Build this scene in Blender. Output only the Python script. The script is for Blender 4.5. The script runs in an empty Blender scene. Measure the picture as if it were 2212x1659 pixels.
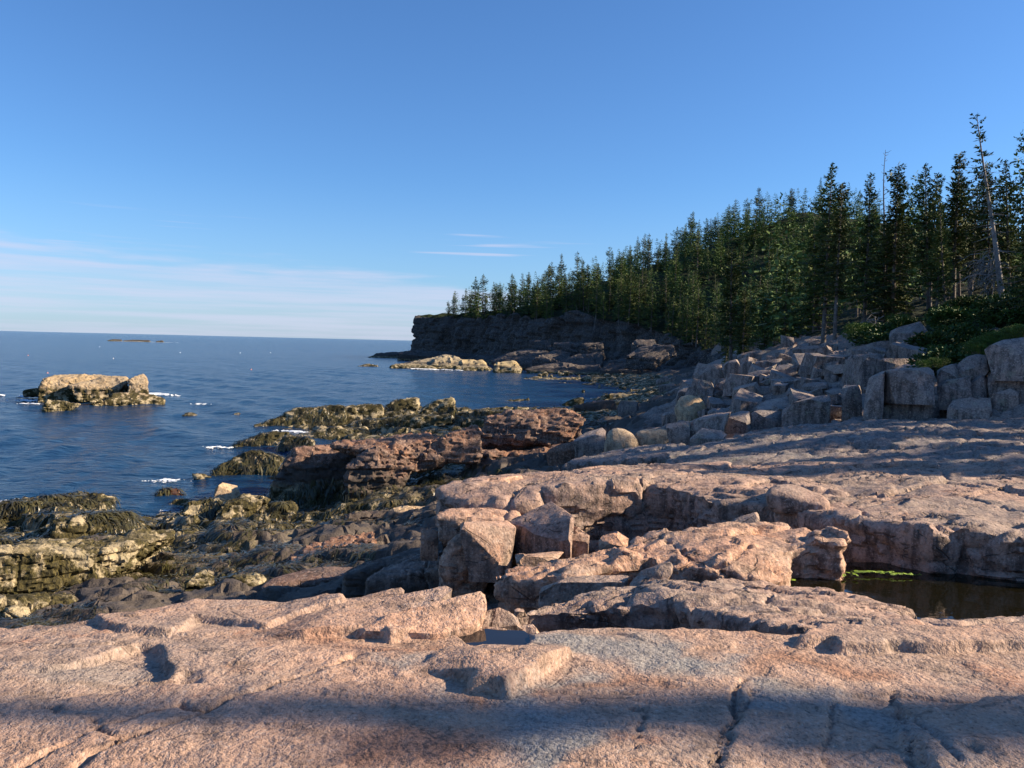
import bpy, bmesh, math, random
import numpy as np
from mathutils import Vector, Matrix, geometry

# ------------------------------------------------------------------ camera, sky, sun, exposure
SC = bpy.context.scene
COL = SC.collection
EYE = 7.0                       # camera height above the sea (m); the shelf it stands on is at 5.4 m
FPX = 1780.0                    # focal length in the 2212 x 1659 pixel frame
PITCH, ROLL = -2.86, 1.37
SUN_AZ, SUN_EL = 88.0, 26.0    # clockwise from the view direction (+Y)

cam_d = bpy.data.cameras.new('camera')
cam = bpy.data.objects.new('camera', cam_d); COL.objects.link(cam)
cam_d.sensor_fit = 'HORIZONTAL'; cam_d.sensor_width = 36.0
cam_d.lens = 36.0 * FPX / 2212.0
cam_d.clip_start = 0.1; cam_d.clip_end = 60000
RCAM = (Matrix.Rotation(math.radians(90 + PITCH), 3, 'X') @ Matrix.Rotation(math.radians(ROLL), 3, 'Z'))
cam.matrix_world = Matrix.Translation((0, 0, EYE)) @ RCAM.to_4x4()
SC.camera = cam

az, el = math.radians(SUN_AZ), math.radians(SUN_EL)
SUN_DIR = Vector((math.sin(az)*math.cos(el), math.cos(az)*math.cos(el), math.sin(el)))
sl = bpy.data.lights.new('sun', 'SUN'); sun = bpy.data.objects.new('sun', sl); COL.objects.link(sun)
sl.energy = 5.0; sl.angle = math.radians(0.45); sl.color = (1.0, 0.82, 0.60)
sun.rotation_euler = SUN_DIR.to_track_quat('Z', 'Y').to_euler()
sun.location = (60, -20, 40)

W_ = bpy.data.worlds.new('World'); SC.world = W_; W_.use_nodes = True
nt = W_.node_tree; nt.nodes.clear()
def N(t, type_, **kw):
    n = t.nodes.new(type_)
    for k, v in kw.items():
        if k.startswith('i_'):
            key = k[2:]
            key = int(key) if key.isdigit() else key.replace('_', ' ')
            n.inputs[key].default_value = v
        else: setattr(n, k, v)
    return n
def math_(t, op, a, b=None, c=None, clamp=False):
    n = t.nodes.new('ShaderNodeMath'); n.operation = op; n.use_clamp = clamp
    for i, s in enumerate((a, b, c)):
        if s is None: continue
        if isinstance(s, (int, float)): n.inputs[i].default_value = s
        else: t.links.new(s, n.inputs[i])
    return n.outputs[0]
def mixc(t, f, a, b, blend='MIX'):
    n = t.nodes.new('ShaderNodeMix'); n.data_type = 'RGBA'; n.blend_type = blend
    for i, s in ((0, f), (6, a), (7, b)):
        if isinstance(s, (int, float)): n.inputs[i].default_value = s
        elif isinstance(s, tuple): n.inputs[i].default_value = s if len(s) == 4 else (*s, 1)
        else: t.links.new(s, n.inputs[i])
    return n.outputs[2]
def smooth(t, x, a, b):
    n = t.nodes.new('ShaderNodeMapRange'); n.interpolation_type = 'SMOOTHSTEP'; n.clamp = True
    n.inputs[1].default_value = a; n.inputs[2].default_value = b
    t.links.new(x, n.inputs[0]); return n.outputs[0]
def noise(t, vec, scale, detail=4, rough=0.55, dist=0.0):
    n = t.nodes.new('ShaderNodeTexNoise'); n.inputs['Scale'].default_value = scale
    n.inputs['Detail'].default_value = detail; n.inputs['Roughness'].default_value = rough
    n.inputs['Distortion'].default_value = dist
    if vec is not None: t.links.new(vec, n.inputs['Vector'])
    return n.outputs[0]
def vscale(t, vec, s, off=(0, 0, 0)):
    n = t.nodes.new('ShaderNodeMapping'); n.inputs['Scale'].default_value = s; n.inputs['Location'].default_value = off
    t.links.new(vec, n.inputs['Vector']); return n.outputs[0]

sky = N(nt, 'ShaderNodeTexSky', sky_type='NISHITA', sun_disc=False, sun_elevation=el, sun_rotation=az,
        altitude=0.0, air_density=1.0, dust_density=0.35, ozone_density=2.2)
tc = N(nt, 'ShaderNodeTexCoord')
sep = N(nt, 'ShaderNodeSeparateXYZ'); nt.links.new(tc.outputs['Generated'], sep.inputs[0])
DX, DZ = sep.outputs['X'], sep.outputs['Z']
# thin veil of high cloud standing on the horizon, its upper edge falling away to the right
vn = noise(nt, vscale(nt, tc.outputs['Generated'], (2.5, 2.5, 30)), 1.6, 5, 0.55)
top = math_(nt, 'MULTIPLY_ADD', DX, -0.072, 0.066)
top = math_(nt, 'MULTIPLY_ADD', math_(nt, 'SUBTRACT', vn, 0.5), 0.085, top)
edge = math_(nt, 'SUBTRACT', top, DZ)
veil = smooth(nt, edge, -0.003, 0.016)
fadein = smooth(nt, DZ, -0.01, 0.05)
vn2 = noise(nt, vscale(nt, tc.outputs['Generated'], (1.6, 1.6, 46)), 2.3, 5, 0.6)
veil = math_(nt, 'MULTIPLY', veil, math_(nt, 'MULTIPLY_ADD', smooth(nt, vn2, .30, .68), 0.42, 0.16))
# a few cirrus streaks higher up
sn = noise(nt, vscale(nt, tc.outputs['Generated'], (3.2, 3.2, 110), (0.35, 0.1, 0.0)), 1.25, 3, 0.5)
band = math_(nt, 'MULTIPLY', smooth(nt, DZ, 0.085, 0.10), math_(nt, 'SUBTRACT', 1.0, smooth(nt, DZ, 0.122, 0.142)))
streak = math_(nt, 'MULTIPLY', smooth(nt, sn, 0.60, 0.74), band)
cl = math_(nt, 'ADD', veil, math_(nt, 'MULTIPLY', streak, 0.5), clamp=True)
hazef = math_(nt, 'SUBTRACT', 1.0, smooth(nt, DZ, -0.02, 0.20))
SKY_TINT = (0.66, 1.04, 1.50)
c1 = mixc(nt, 1.0, sky.outputs[0], SKY_TINT, 'MULTIPLY')
c1 = mixc(nt, math_(nt, 'MULTIPLY', hazef, 0.34), c1, (3.9, 4.9, 7.4))
c1 = mixc(nt, cl, c1, (6.0, 6.1, 7.8))
bg = N(nt, 'ShaderNodeBackground'); bg.inputs['Strength'].default_value = 0.054
nt.links.new(c1, bg.inputs['Color'])
out = N(nt, 'ShaderNodeOutputWorld'); nt.links.new(bg.outputs[0], out.inputs['Surface'])
vs = SC.view_settings
vs.view_transform = 'Standard'; vs.look = 'None'; vs.gamma = 1.0; vs.use_curve_mapping = False
vs.exposure = 1.12
SC.cycles.use_denoising = True
SC.cycles.max_bounces = 4; SC.cycles.diffuse_bounces = 1; SC.cycles.glossy_bounces = 2
SC.cycles.transmission_bounces = 2

# ------------------------------------------------------------------ photo pixels -> places
FR = {'F': (0, 0, 1, 1), '1': (0, 677.7, .337, .337), '2': (745.5, 474.4, .337, .337), '3': (1466.5, 203.3, .337, .337),
      '4': (1466.5, 677.7, .337, .337), '5': (745.5, 813.2, .337, .337), '6': (0, 1099.9, .337, .337),
      '7': (745.5, 1099.9, .337, .337), '8': (1466.5, 1099.9, .337, .337),
      'A': (1423.2, 677.7, .1777, .1777), 'B': (1819.0, 677.7, .1777, .1777), 'C': (1152.1, 609.9, .1777, .1777)}
def uv(fr, x, y):
    a, b, c, d = FR[fr]; return a + c*x, b + d*y
def ray(u, v):
    return (RCAM @ Vector(((u - 1106)/FPX, (829.5 - v)/FPX, -1))).normalized()
def on_z(u, v, z):
    d = ray(u, v); t = (z - EYE)/d.z
    return Vector((0, 0, EYE)) + d*t
def at_y(u, v, y):
    d = ray(u, v); return Vector((0, 0, EYE)) + d*(y/d.y)

# ------------------------------------------------------------------ noise in numpy
_rs = np.random.RandomState(7)
TAB = _rs.rand(64, 64, 64).astype(np.float32)
def vnoise(p):
    p = np.asarray(p, dtype=np.float64); i = np.floor(p).astype(np.int64); f = p - i
    f = f*f*f*(f*(f*6 - 15) + 10); i0 = i & 63; i1 = (i + 1) & 63
    x0, y0, z0 = i0.T; x1, y1, z1 = i1.T; fx, fy, fz = f.T
    c = lambda a, b, d: TAB[a, b, d]
    l0 = (c(x0,y0,z0)*(1-fx) + c(x1,y0,z0)*fx)*(1-fy) + (c(x0,y1,z0)*(1-fx) + c(x1,y1,z0)*fx)*fy
    l1 = (c(x0,y0,z1)*(1-fx) + c(x1,y0,z1)*fx)*(1-fy) + (c(x0,y1,z1)*(1-fx) + c(x1,y1,z1)*fx)*fy
    return (l0*(1-fz) + l1*fz)*2 - 1
def fbm(p, octv=4, gain=.5):
    p = np.asarray(p, dtype=np.float64); s = np.zeros(len(p)); a = 1.0
    for k in range(octv):
        s += a*vnoise(p + 17.3*k); p = p*2.03; a *= gain
    return s
def ridged(p, octv=4):
    p = np.asarray(p, dtype=np.float64); s = np.zeros(len(p)); a = 1.0
    for k in range(octv):
        s += a*(1 - 2*np.abs(vnoise(p + 11.1*k))); p = p*2.1; a *= .5
    return s
def hsh(i, j=0, k=0):
    return TAB[np.asarray(i, dtype=np.int64) & 63, np.asarray(j, dtype=np.int64) & 63, np.asarray(k, dtype=np.int64) & 63]
def voro(p, jit=.85):
    """F2-F1 edge distance and a random value for the nearest cell (3-D)."""
    p = np.asarray(p, dtype=np.float64); b = np.floor(p).astype(np.int64)
    f1 = np.full(len(p), 9.0); f2 = f1.copy(); cid = np.zeros(len(p))
    for dx in (-1, 0, 1):
        for dy in (-1, 0, 1):
            for dz in (-1, 0, 1):
                q = b + (dx, dy, dz)
                h = np.stack([hsh(q[:,0], q[:,1], q[:,2]), hsh(q[:,1]+31, q[:,2]+7, q[:,0]+3), hsh(q[:,2]+11, q[:,0]+41, q[:,1]+23)], 1)
                d = np.sqrt((((q + .5 + (h - .5)*jit) - p)**2).sum(1))
                near = d < f1
                f2 = np.where(near, f1, np.minimum(f2, d)); cid = np.where(near, h[:, 0], cid); f1 = np.where(near, d, f1)
    return f2 - f1, cid
def sst(x, a, b):
    t = np.clip((x - a)/(b - a), 0, 1); return t*t*(3 - 2*t)

# ------------------------------------------------------------------ object helpers
def tag(o, label=None, cat=None, group=None, kind=None):
    if label: o['label'] = label
    if cat: o['category'] = cat
    if group: o['group'] = group
    if kind: o['kind'] = kind
    return o
def np_mesh(name, co, faces, mats=(), smooth_=True, attrs=None):
    """faces: (n,3) or (n,4) int array, or list of such arrays"""
    me = bpy.data.meshes.new(name)
    fl = faces if isinstance(faces, list) else [faces]
    fl = [np.asarray(f, dtype=np.int32) for f in fl if len(f)]
    co = np.asarray(co, dtype=np.float32)
    me.vertices.add(len(co)); me.vertices.foreach_set('co', co.ravel())
    nl = sum(f.size for f in fl); npoly = sum(len(f) for f in fl)
    me.loops.add(nl); me.polygons.add(npoly)
    me.loops.foreach_set('vertex_index', np.concatenate([f.ravel() for f in fl]))
    tot = np.concatenate([np.full(len(f), f.shape[1], dtype=np.int32) for f in fl])
    st = np.concatenate([[0], np.cumsum(tot)[:-1]]).astype(np.int32)
    me.polygons.foreach_set('loop_start', st)
    me.polygons.foreach_set('use_smooth', np.full(npoly, smooth_, dtype=bool))
    for m in mats: me.materials.append(m)
    me.update(calc_edges=True); me.validate()
    for k, vals in (attrs or {}).items():
        a = me.attributes.new(k, 'FLOAT', 'POINT'); a.data.foreach_set('value', np.asarray(vals, dtype=np.float32))
    return me
def link(name, me, parent=None, loc=None):
    o = bpy.data.objects.new(name, me); COL.objects.link(o)
    if parent: o.parent = parent
    if loc is not None: o.location = loc
    return o
def mesh_np(me):
    n = len(me.vertices); co = np.empty(n*3, np.float32); me.vertices.foreach_get('co', co)
    no = np.empty(n*3, np.float32); me.vertices.foreach_get('normal', no)
    return co.reshape(-1, 3).astype(np.float64), no.reshape(-1, 3).astype(np.float64)
def grid_faces(nr, nc):
    i = np.arange((nr-1)*(nc-1)); r = i//(nc-1); c = i % (nc-1); a = r*nc + c
    return np.stack([a, a+1, a+nc+1, a+nc], 1)
def remeshed(bm, voxel):
    me = bpy.data.meshes.new('tmp'); bmesh.ops.recalc_face_normals(bm, faces=bm.faces); bm.to_mesh(me); bm.free()
    o = bpy.data.objects.new('tmp', me); COL.objects.link(o)
    m = o.modifiers.new('r', 'REMESH'); m.mode = 'VOXEL'; m.voxel_size = voxel; m.adaptivity = 0.0
    dg = bpy.context.evaluated_depsgraph_get()
    out = bpy.data.meshes.new_from_object(o.evaluated_get(dg))
    bpy.data.objects.remove(o); bpy.data.meshes.remove(me)
    return out
def relax(me, co, it, f=.5):
    ne = len(me.edges); e = np.empty(ne*2, np.int32); me.edges.foreach_get('vertices', e); e = e.reshape(-1, 2)
    deg = np.bincount(e.ravel(), minlength=len(co)).astype(float)[:, None]; deg[deg == 0] = 1
    for _ in range(it):
        s = np.zeros_like(co)
        for k in range(3):
            s[:, k] = np.bincount(e[:, 0], co[e[:, 1], k], len(co)) + np.bincount(e[:, 1], co[e[:, 0], k], len(co))
        co = co + f*(s/deg - co)
    return co
SAMPLES = []                     # (co, normal) of intertidal rock, for the rockweed
def finish(me, name, mat, seed, P, base_z, weed=False, parent=None):
    """weather a remeshed rock in world space and link it with its origin at its base"""
    co, no = mesh_np(me)
    if P.get('relax'): co = relax(me, co, P['relax'])
    me.vertices.foreach_set('co', co.astype(np.float32).ravel()); me.update(); co, no = mesh_np(me)
    co = weather(co, no, seed, **P['w'])
    c = np.array([co[:, 0].mean(), co[:, 1].mean(), base_z])
    me.vertices.foreach_set('co', (co - c).astype(np.float32).ravel())
    me.polygons.foreach_set('use_smooth', np.ones(len(me.polygons), dtype=bool))
    me.materials.clear(); me.materials.append(mat); me.update(); me.name = name
    if P.get('crisp', True): me.set_sharp_from_angle(angle=math.radians(P.get('crease', 33)))
    if weed:
        _, n2 = mesh_np(me); SAMPLES.append((co, n2))
    return link(name, me, parent, c)
def weather(co, no, seed, amp=.03, freq=2.0, bed=.0, bedamp=.03, dip=(.12, -.05), joint=0, jdepth=.03, jw=.06, cell=.0, fine=.008, flat=1.0, terr=0, tf=1.0):
    rs = np.random.RandomState(seed); off = rs.rand(3)*50
    p = co + off
    d = amp*(.55*fbm(p*freq, 4) + .4*(ridged(p*freq*1.1 + 7, 4) - .5)) + fine*fbm(p*freq*7, 3)
    if terr:                                # thin sheets spalled off along the bedding
        q = fbm(np.stack([p[:, 0]*.45 + .25*p[:, 1], p[:, 1]*1.7 - .30*p[:, 0], p[:, 2]*2.2], 1)*tf, 4)*3.2
        k = np.floor(q); d += terr*((k + sst(q - k, 0, .10)) - q)
    side = np.clip(1 - np.abs(no[:, 2]), 0, 1)
    if bed:
        s = (co[:, 2] + dip[0]*co[:, 0] + dip[1]*co[:, 1] + .10*fbm(p*[.5, .5, .9], 2))/bed
        i = np.floor(s); fr = s - i; o = hsh(i.astype(int) + seed*3, 5, seed)*2 - 1
        g = np.exp(-(np.minimum(fr, 1-fr)/.13)**2)
        d += (side**.7)*(bedamp*o - bedamp*1.1*g)
    if joint:
        w = p + np.stack([fbm(p*.8+3, 2), fbm(p*.8+9, 2), fbm(p*.8+21, 2)], 1)*.22*joint
        e, c = voro(w/joint*[1, 1, 1.5])
        d += cell*(c*2 - 1) - jdepth*np.exp(-(e/jw)**2)
    d = d*np.where(no[:, 2] > .8, flat, 1.0)
    return co + no*d[:, None]
# ------------------------------------------------------------------ materials
def new_mat(name):
    m = bpy.data.materials.new(name); m.use_nodes = True; t = m.node_tree; t.nodes.clear()
    o = t.nodes.new('ShaderNodeOutputMaterial'); b = t.nodes.new('ShaderNodeBsdfPrincipled')
    t.links.new(b.outputs[0], o.inputs[0]); return m, t, b
def bump(t, b, h, strength, dist):
    n = t.nodes.new('ShaderNodeBump'); n.inputs['Strength'].default_value = strength; n.inputs['Distance'].default_value = dist
    t.links.new(h, n.inputs['Height']); t.links.new(n.outputs[0], b.inputs['Normal'])
def rock_mat(name, a=(.42, .27, .20), b2=(.36, .29, .245), dark=(.10, .075, .06), zone=None, grain=1.0, stain=.5, lichen=0.0, fine=55.0, cracks=.7, chip=3.4, chips=.55):
    """granite; zone = (height of the black band, height of the barnacle band, height of the weed) in metres above the sea"""
    m, t, b = new_mat(name)
    g = t.nodes.new('ShaderNodeNewGeometry'); P = g.outputs['Position']
    sp = t.nodes.new('ShaderNodeSeparateXYZ'); t.links.new(P, sp.inputs[0]); Z = sp.outputs['Z']
    n1 = noise(t, P, .7, 3, .6); n2 = noise(t, P, 2.6, 4, .65, .3); n3 = noise(t, P, fine, 2, .7); n4 = noise(t, P, fine*.32, 2, .6)
    col = mixc(t, smooth(t, n1, .38, .62), a, b2)
    col = mixc(t, math_(t, 'MULTIPLY', smooth(t, n2, .55, .74), stain), col, (a[0]*.95, a[1]*.62, a[2]*.42))       # iron
    col = mixc(t, math_(t, 'MULTIPLY', smooth(t, noise(t, P, 1.7, 5, .7), .54, .72), .65), col, dark)              # dark film
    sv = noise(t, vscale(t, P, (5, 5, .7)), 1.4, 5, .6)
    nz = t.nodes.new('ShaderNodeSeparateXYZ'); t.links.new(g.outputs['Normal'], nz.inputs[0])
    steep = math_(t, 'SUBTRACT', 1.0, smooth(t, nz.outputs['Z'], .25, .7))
    col = mixc(t, math_(t, 'MULTIPLY', math_(t, 'MULTIPLY', steep, smooth(t, sv, .42, .62)), .8), col, dark)      # run-off streaks, strengthened to paint extra shade onto the steep faces
    gr = mixc(t, math_(t, 'MULTIPLY', smooth(t, n3, .52, .70), .62*grain), col, (dark[0]*.9, dark[1]*.9, dark[2]*.9))
    gr = mixc(t, math_(t, 'MULTIPLY', smooth(t, n3, .46, .30), .5*grain), gr, (.62, .50, .42))
    gr = mixc(t, math_(t, 'MULTIPLY', smooth(t, n4, .55, .72), .35*grain), gr, (.20, .15, .13))
    mot = noise(t, P, 5.5, 4, .72)
    wv = t.nodes.new('ShaderNodeMix'); wv.data_type = 'VECTOR'; wv.inputs[0].default_value = .16; t.links.new(P, wv.inputs[4])
    nn = t.nodes.new('ShaderNodeTexNoise'); nn.inputs['Scale'].default_value = 2.2; nn.inputs['Detail'].default_value = 3; t.links.new(P, nn.inputs['Vector']); t.links.new(nn.outputs['Color'], wv.inputs[5])
    def vor(sc3, sc):
        v = t.nodes.new('ShaderNodeTexVoronoi'); v.feature = 'DISTANCE_TO_EDGE'; v.inputs['Scale'].default_value = sc; t.links.new(vscale(t, wv.outputs[1], sc3), v.inputs['Vector']); return v.outputs['Distance']
    line = math_(t, 'SUBTRACT', 1.0, smooth(t, vor((.6, 1.4, 2.0), 1.5), .003, .014))
    line = math_(t, 'MULTIPLY', line, smooth(t, mot, .44, .58))
    gr = mixc(t, math_(t, 'MULTIPLY', line, cracks), gr, (dark[0]*.4, dark[1]*.4, dark[2]*.4))
    gr = mixc(t, math_(t, 'MULTIPLY', smooth(t, mot, .50, .66), .42), gr, (dark[0]*1.3, dark[1]*1.25, dark[2]*1.2))
    gr = mixc(t, math_(t, 'MULTIPLY', smooth(t, mot, .48, .34), .30), gr, (min(1, a[0]*1.35), min(1, a[1]*1.38), min(1, a[2]*1.42)))
    at = t.nodes.new('ShaderNodeAttribute'); at.attribute_name = 'pale'
    pl = mixc(t, smooth(t, n3, .40, .66), (.34, .325, .30), (.19, .185, .175))
    gr = mixc(t, at.outputs['Fac'], gr, pl)
    ar = t.nodes.new('ShaderNodeAttribute'); ar.attribute_name = 'rust'
    gr = mixc(t, math_(t, 'MULTIPLY', ar.outputs['Fac'], .8), gr, mixc(t, smooth(t, n3, .4, .62), (.44, .20, .10), (.16, .08, .05)))
    rough = .82
    oi = t.nodes.new('ShaderNodeObjectInfo'); hs_ = t.nodes.new('ShaderNodeHueSaturation'); t.links.new(gr, hs_.inputs['Color'])
    t.links.new(math_(t, 'MULTIPLY_ADD', oi.outputs['Random'], .34, .83), hs_.inputs['Value']); t.links.new(math_(t, 'MULTIPLY_ADD', oi.outputs['Random'], .3, .92), hs_.inputs['Saturation']); gr = hs_.outputs[0]
    if lichen:
        gr = mixc(t, math_(t, 'MULTIPLY', smooth(t, noise(t, P, 3.3, 6, .7), .56, .66), lichen), gr, (.33, .34, .24))
    if zone:
        kb, kc, kw = zone
        zz = math_(t, 'MULTIPLY_ADD', math_(t, 'SUBTRACT', noise(t, P, .8, 5, .65), .5), 2.4, Z)
        zz2 = math_(t, 'MULTIPLY_ADD', math_(t, 'SUBTRACT', noise(t, P, 2.2, 6, .7), .5), 1.1, Z)
        blk = math_(t, 'SUBTRACT', 1.0, smooth(t, zz, kb - .35, kb + .25))
        gr = mixc(t, math_(t, 'MULTIPLY', blk, .86), gr, mixc(t, n2, (.045, .036, .03), (.10, .085, .07)))
        bar = math_(t, 'SUBTRACT', 1.0, smooth(t, zz2, kc - .3, kc + .15))
        bc = mixc(t, smooth(t, n2, .35, .65), (.42, .34, .21), (.31, .26, .17))
        bc = mixc(t, math_(t, 'MULTIPLY', smooth(t, noise(t, P, 14, 5, .7), .53, .66), .8), bc, (.12, .10, .05))
        gr = mixc(t, bar, gr, bc)
        wd = math_(t, 'MULTIPLY', math_(t, 'SUBTRACT', 1.0, smooth(t, zz2, kw - .2, kw + .2)), smooth(t, noise(t, P, 1.5, 5, .7), .42, .51))
        wn = noise(t, vscale(t, P, (9, 9, 3)), 2.0, 5, .7)
        gr = mixc(t, wd, gr, mixc(t, smooth(t, wn, .35, .7), (.022, .02, .010), (.105, .085, .028)))
    t.links.new(gr, b.inputs['Base Color']); b.inputs['Roughness'].default_value = rough
    b.inputs['Specular IOR Level'].default_value = .25
    vc = t.nodes.new('ShaderNodeTexVoronoi'); vc.feature = 'F1'; vc.inputs['Scale'].default_value = chip; t.links.new(vscale(t, wv.outputs[1], (.55, 1.5, 2.2)), vc.inputs['Vector'])
    vsx = t.nodes.new('ShaderNodeSeparateColor'); t.links.new(vc.outputs['Color'], vsx.inputs[0])
    h = math_(t, 'ADD', math_(t, 'MULTIPLY', noise(t, P, 9, 5, .68), .8), math_(t, 'MULTIPLY', n3, .22))
    h = math_(t, 'MULTIPLY_ADD', vsx.outputs[0], chips, h)
    h = math_(t, 'MULTIPLY_ADD', line, -.35*cracks, h)
    bump(t, b, h, .9, .05)
    return m
M = {}
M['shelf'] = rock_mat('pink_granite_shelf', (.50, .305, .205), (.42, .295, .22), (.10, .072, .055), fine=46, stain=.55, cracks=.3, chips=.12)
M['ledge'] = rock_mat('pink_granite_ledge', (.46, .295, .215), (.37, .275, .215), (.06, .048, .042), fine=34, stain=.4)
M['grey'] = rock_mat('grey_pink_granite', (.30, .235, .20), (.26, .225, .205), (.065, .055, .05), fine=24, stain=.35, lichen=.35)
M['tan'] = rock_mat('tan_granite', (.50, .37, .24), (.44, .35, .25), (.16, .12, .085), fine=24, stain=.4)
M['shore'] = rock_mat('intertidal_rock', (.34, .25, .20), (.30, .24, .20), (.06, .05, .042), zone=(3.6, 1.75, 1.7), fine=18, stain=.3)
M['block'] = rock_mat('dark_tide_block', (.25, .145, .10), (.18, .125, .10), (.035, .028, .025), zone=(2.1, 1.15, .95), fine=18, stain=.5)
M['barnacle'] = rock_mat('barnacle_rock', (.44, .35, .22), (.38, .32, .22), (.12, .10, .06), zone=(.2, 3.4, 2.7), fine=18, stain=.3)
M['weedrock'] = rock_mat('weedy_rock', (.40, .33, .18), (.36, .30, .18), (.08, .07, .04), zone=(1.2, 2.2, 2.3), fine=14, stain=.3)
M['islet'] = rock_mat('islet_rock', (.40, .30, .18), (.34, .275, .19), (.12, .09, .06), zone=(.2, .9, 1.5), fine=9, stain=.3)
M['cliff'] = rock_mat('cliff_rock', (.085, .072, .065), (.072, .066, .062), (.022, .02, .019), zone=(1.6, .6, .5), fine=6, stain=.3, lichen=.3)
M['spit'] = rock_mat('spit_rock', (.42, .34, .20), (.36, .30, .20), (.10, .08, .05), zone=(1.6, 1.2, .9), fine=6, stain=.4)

def water_mat():
    m, t, b = new_mat('sea_water')
    g = t.nodes.new('ShaderNodeNewGeometry'); P = g.outputs['Position']
    b.inputs['Base Color'].default_value = (.007, .032, .080, 1)
    b.inputs['Roughness'].default_value = .18; b.inputs['IOR'].default_value = 1.333; b.inputs['Specular IOR Level'].default_value = .15
    P2 = vscale(t, P, (.55, 1.0, 1.0))
    big = noise(t, P2, .035, 3, .5)
    h = math_(t, 'ADD', math_(t, 'MULTIPLY', noise(t, P2, .55, 3, .55, .4), 1.0), math_(t, 'MULTIPLY', noise(t, P2, 2.4, 4, .6, .5), .35))
    h = math_(t, 'MULTIPLY', h, math_(t, 'MULTIPLY_ADD', big, .8, .6))
    bump(t, b, h, 1.0, .50)
    return m
M['water'] = water_mat()
def pool_mat(name, c, bs, dist):
    m, t, b = new_mat(name); b.inputs['Base Color'].default_value = (*c, 1); b.inputs['Roughness'].default_value = .03; b.inputs['IOR'].default_value = 1.333
    g = t.nodes.new('ShaderNodeNewGeometry'); bump(t, b, noise(t, g.outputs['Position'], 5, 2), bs, dist); return m
M['pool'] = pool_mat('brown_pool_water', (.008, .007, .003), .25, .01)
M['pool_small'] = pool_mat('rain_pool_water', (.012, .012, .014), .1, .01)
def simple(name, c, c2, scale, rough=.8, bs=0, bd=.01, rnd=0.0, spec=.2):
    m, t, b = new_mat(name); g = t.nodes.new('ShaderNodeNewGeometry'); P = g.outputs['Position']
    f = smooth(t, noise(t, P, scale, 5, .65), .33, .67)
    col = mixc(t, f, c, c2)
    if rnd:
        oi = t.nodes.new('ShaderNodeObjectInfo')
        k = math_(t, 'MULTIPLY_ADD', oi.outputs['Random'], rnd, 1 - rnd*.5)
        hv = t.nodes.new('ShaderNodeHueSaturation'); t.links.new(col, hv.inputs['Color']); t.links.new(k, hv.inputs['Value'])
        t.links.new(math_(t, 'MULTIPLY_ADD', oi.outputs['Random'], .03, .485), hv.inputs['Hue']); col = hv.outputs[0]
    t.links.new(col, b.inputs['Base Color']); b.inputs['Roughness'].default_value = rough; b.inputs['Specular IOR Level'].default_value = spec
    if bs: bump(t, b, noise(t, P, scale*6, 6), bs, bd)
    return m
M['foam'] = simple('foam', (.85, .87, .88), (.7, .76, .8), 3, .6, .6, .05)
M['algae'] = simple('green_algae', (.22, .33, .025), (.13, .21, .025), 20, .5, .6, .01)
M['bark'] = simple('spruce_bark', (.10, .082, .07), (.19, .165, .145), 7, .9, .8, .02)
M['deadwood'] = simple('dead_wood', (.17, .155, .145), (.28, .26, .245), 6, .9, .5, .02)
M['soil'] = simple('forest_floor', (.015, .027, .009), (.026, .032, .013), .6, .95, .8, .2)
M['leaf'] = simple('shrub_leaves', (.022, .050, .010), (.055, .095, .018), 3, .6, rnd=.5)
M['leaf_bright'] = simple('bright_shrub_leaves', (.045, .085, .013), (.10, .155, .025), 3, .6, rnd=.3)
M['needles'] = simple('spruce_needles', (.034, .066, .020), (.105, .130, .032), .9, .7, rnd=.55)
M['needles_far'] = simple('distant_spruce_needles', (.040, .082, .024), (.120, .155, .040), .35, .7, rnd=.6)
M['weed'] = simple('rockweed', (.022, .020, .009), (.085, .076, .027), 1.6, .32, rnd=0, spec=.5)
M['weed_red'] = simple('red_rockweed', (.035, .014, .008), (.11, .045, .018), 2, .4, spec=.5)

# ------------------------------------------------------------------ the shore: one bedrock sheet from the shelf to the woods
CP = []
for q in """0 1370 2.3;200 1345 2.3;400 1312 2.4;550 1290 2.5;0 1290 2.0;250 1270 1.9;450 1230 1.7;650 1180 1.9;700 1290 2.7;860 1290 3.1
0 1200 1.2;200 1180 1.2;350 1150 1.0;550 1130 .85;700 1120 .95;850 1110 1.5;900 1180 2.5;930 1240 3.1
0 1130 .3;150 1120 .3;330 1112 -.15;400 1080 -.3;500 1095 .1;600 1085 .35;750 1085 .7;880 1065 1.4;980 1035 1.9
0 1060 -.9;200 1040 -1.1;430 1010 -.8;560 1048 -.12;460 985 -.5;300 950 -1.6
610 970 .1;700 950 .25;560 930 -.5;640 905 0;850 930 .5;1000 930 .7;1000 890 .6;700 885 .1;900 878 .4;1150 885 .6;600 862 -1.2;900 852 -1.0;1200 852 -.7;1290 862 .15;1380 852 .2
1100 1005 2.2;1250 985 2.9;1340 980 3.5;1420 960 3.8;1300 930 2.5;1400 905 2.7;1500 940 4.3;1450 865 1.9;1500 850 2.2;1560 900 4.3
1700 935 4.75;2000 915 4.9;2212 905 5.0;1850 980 4.7;2212 980 4.8;1600 985 4.2""".replace('\n', ';').split(';'):
    u_, v_, z_ = map(float, q.split()); CP.append(tuple(on_z(u_, v_, z_)))
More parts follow.
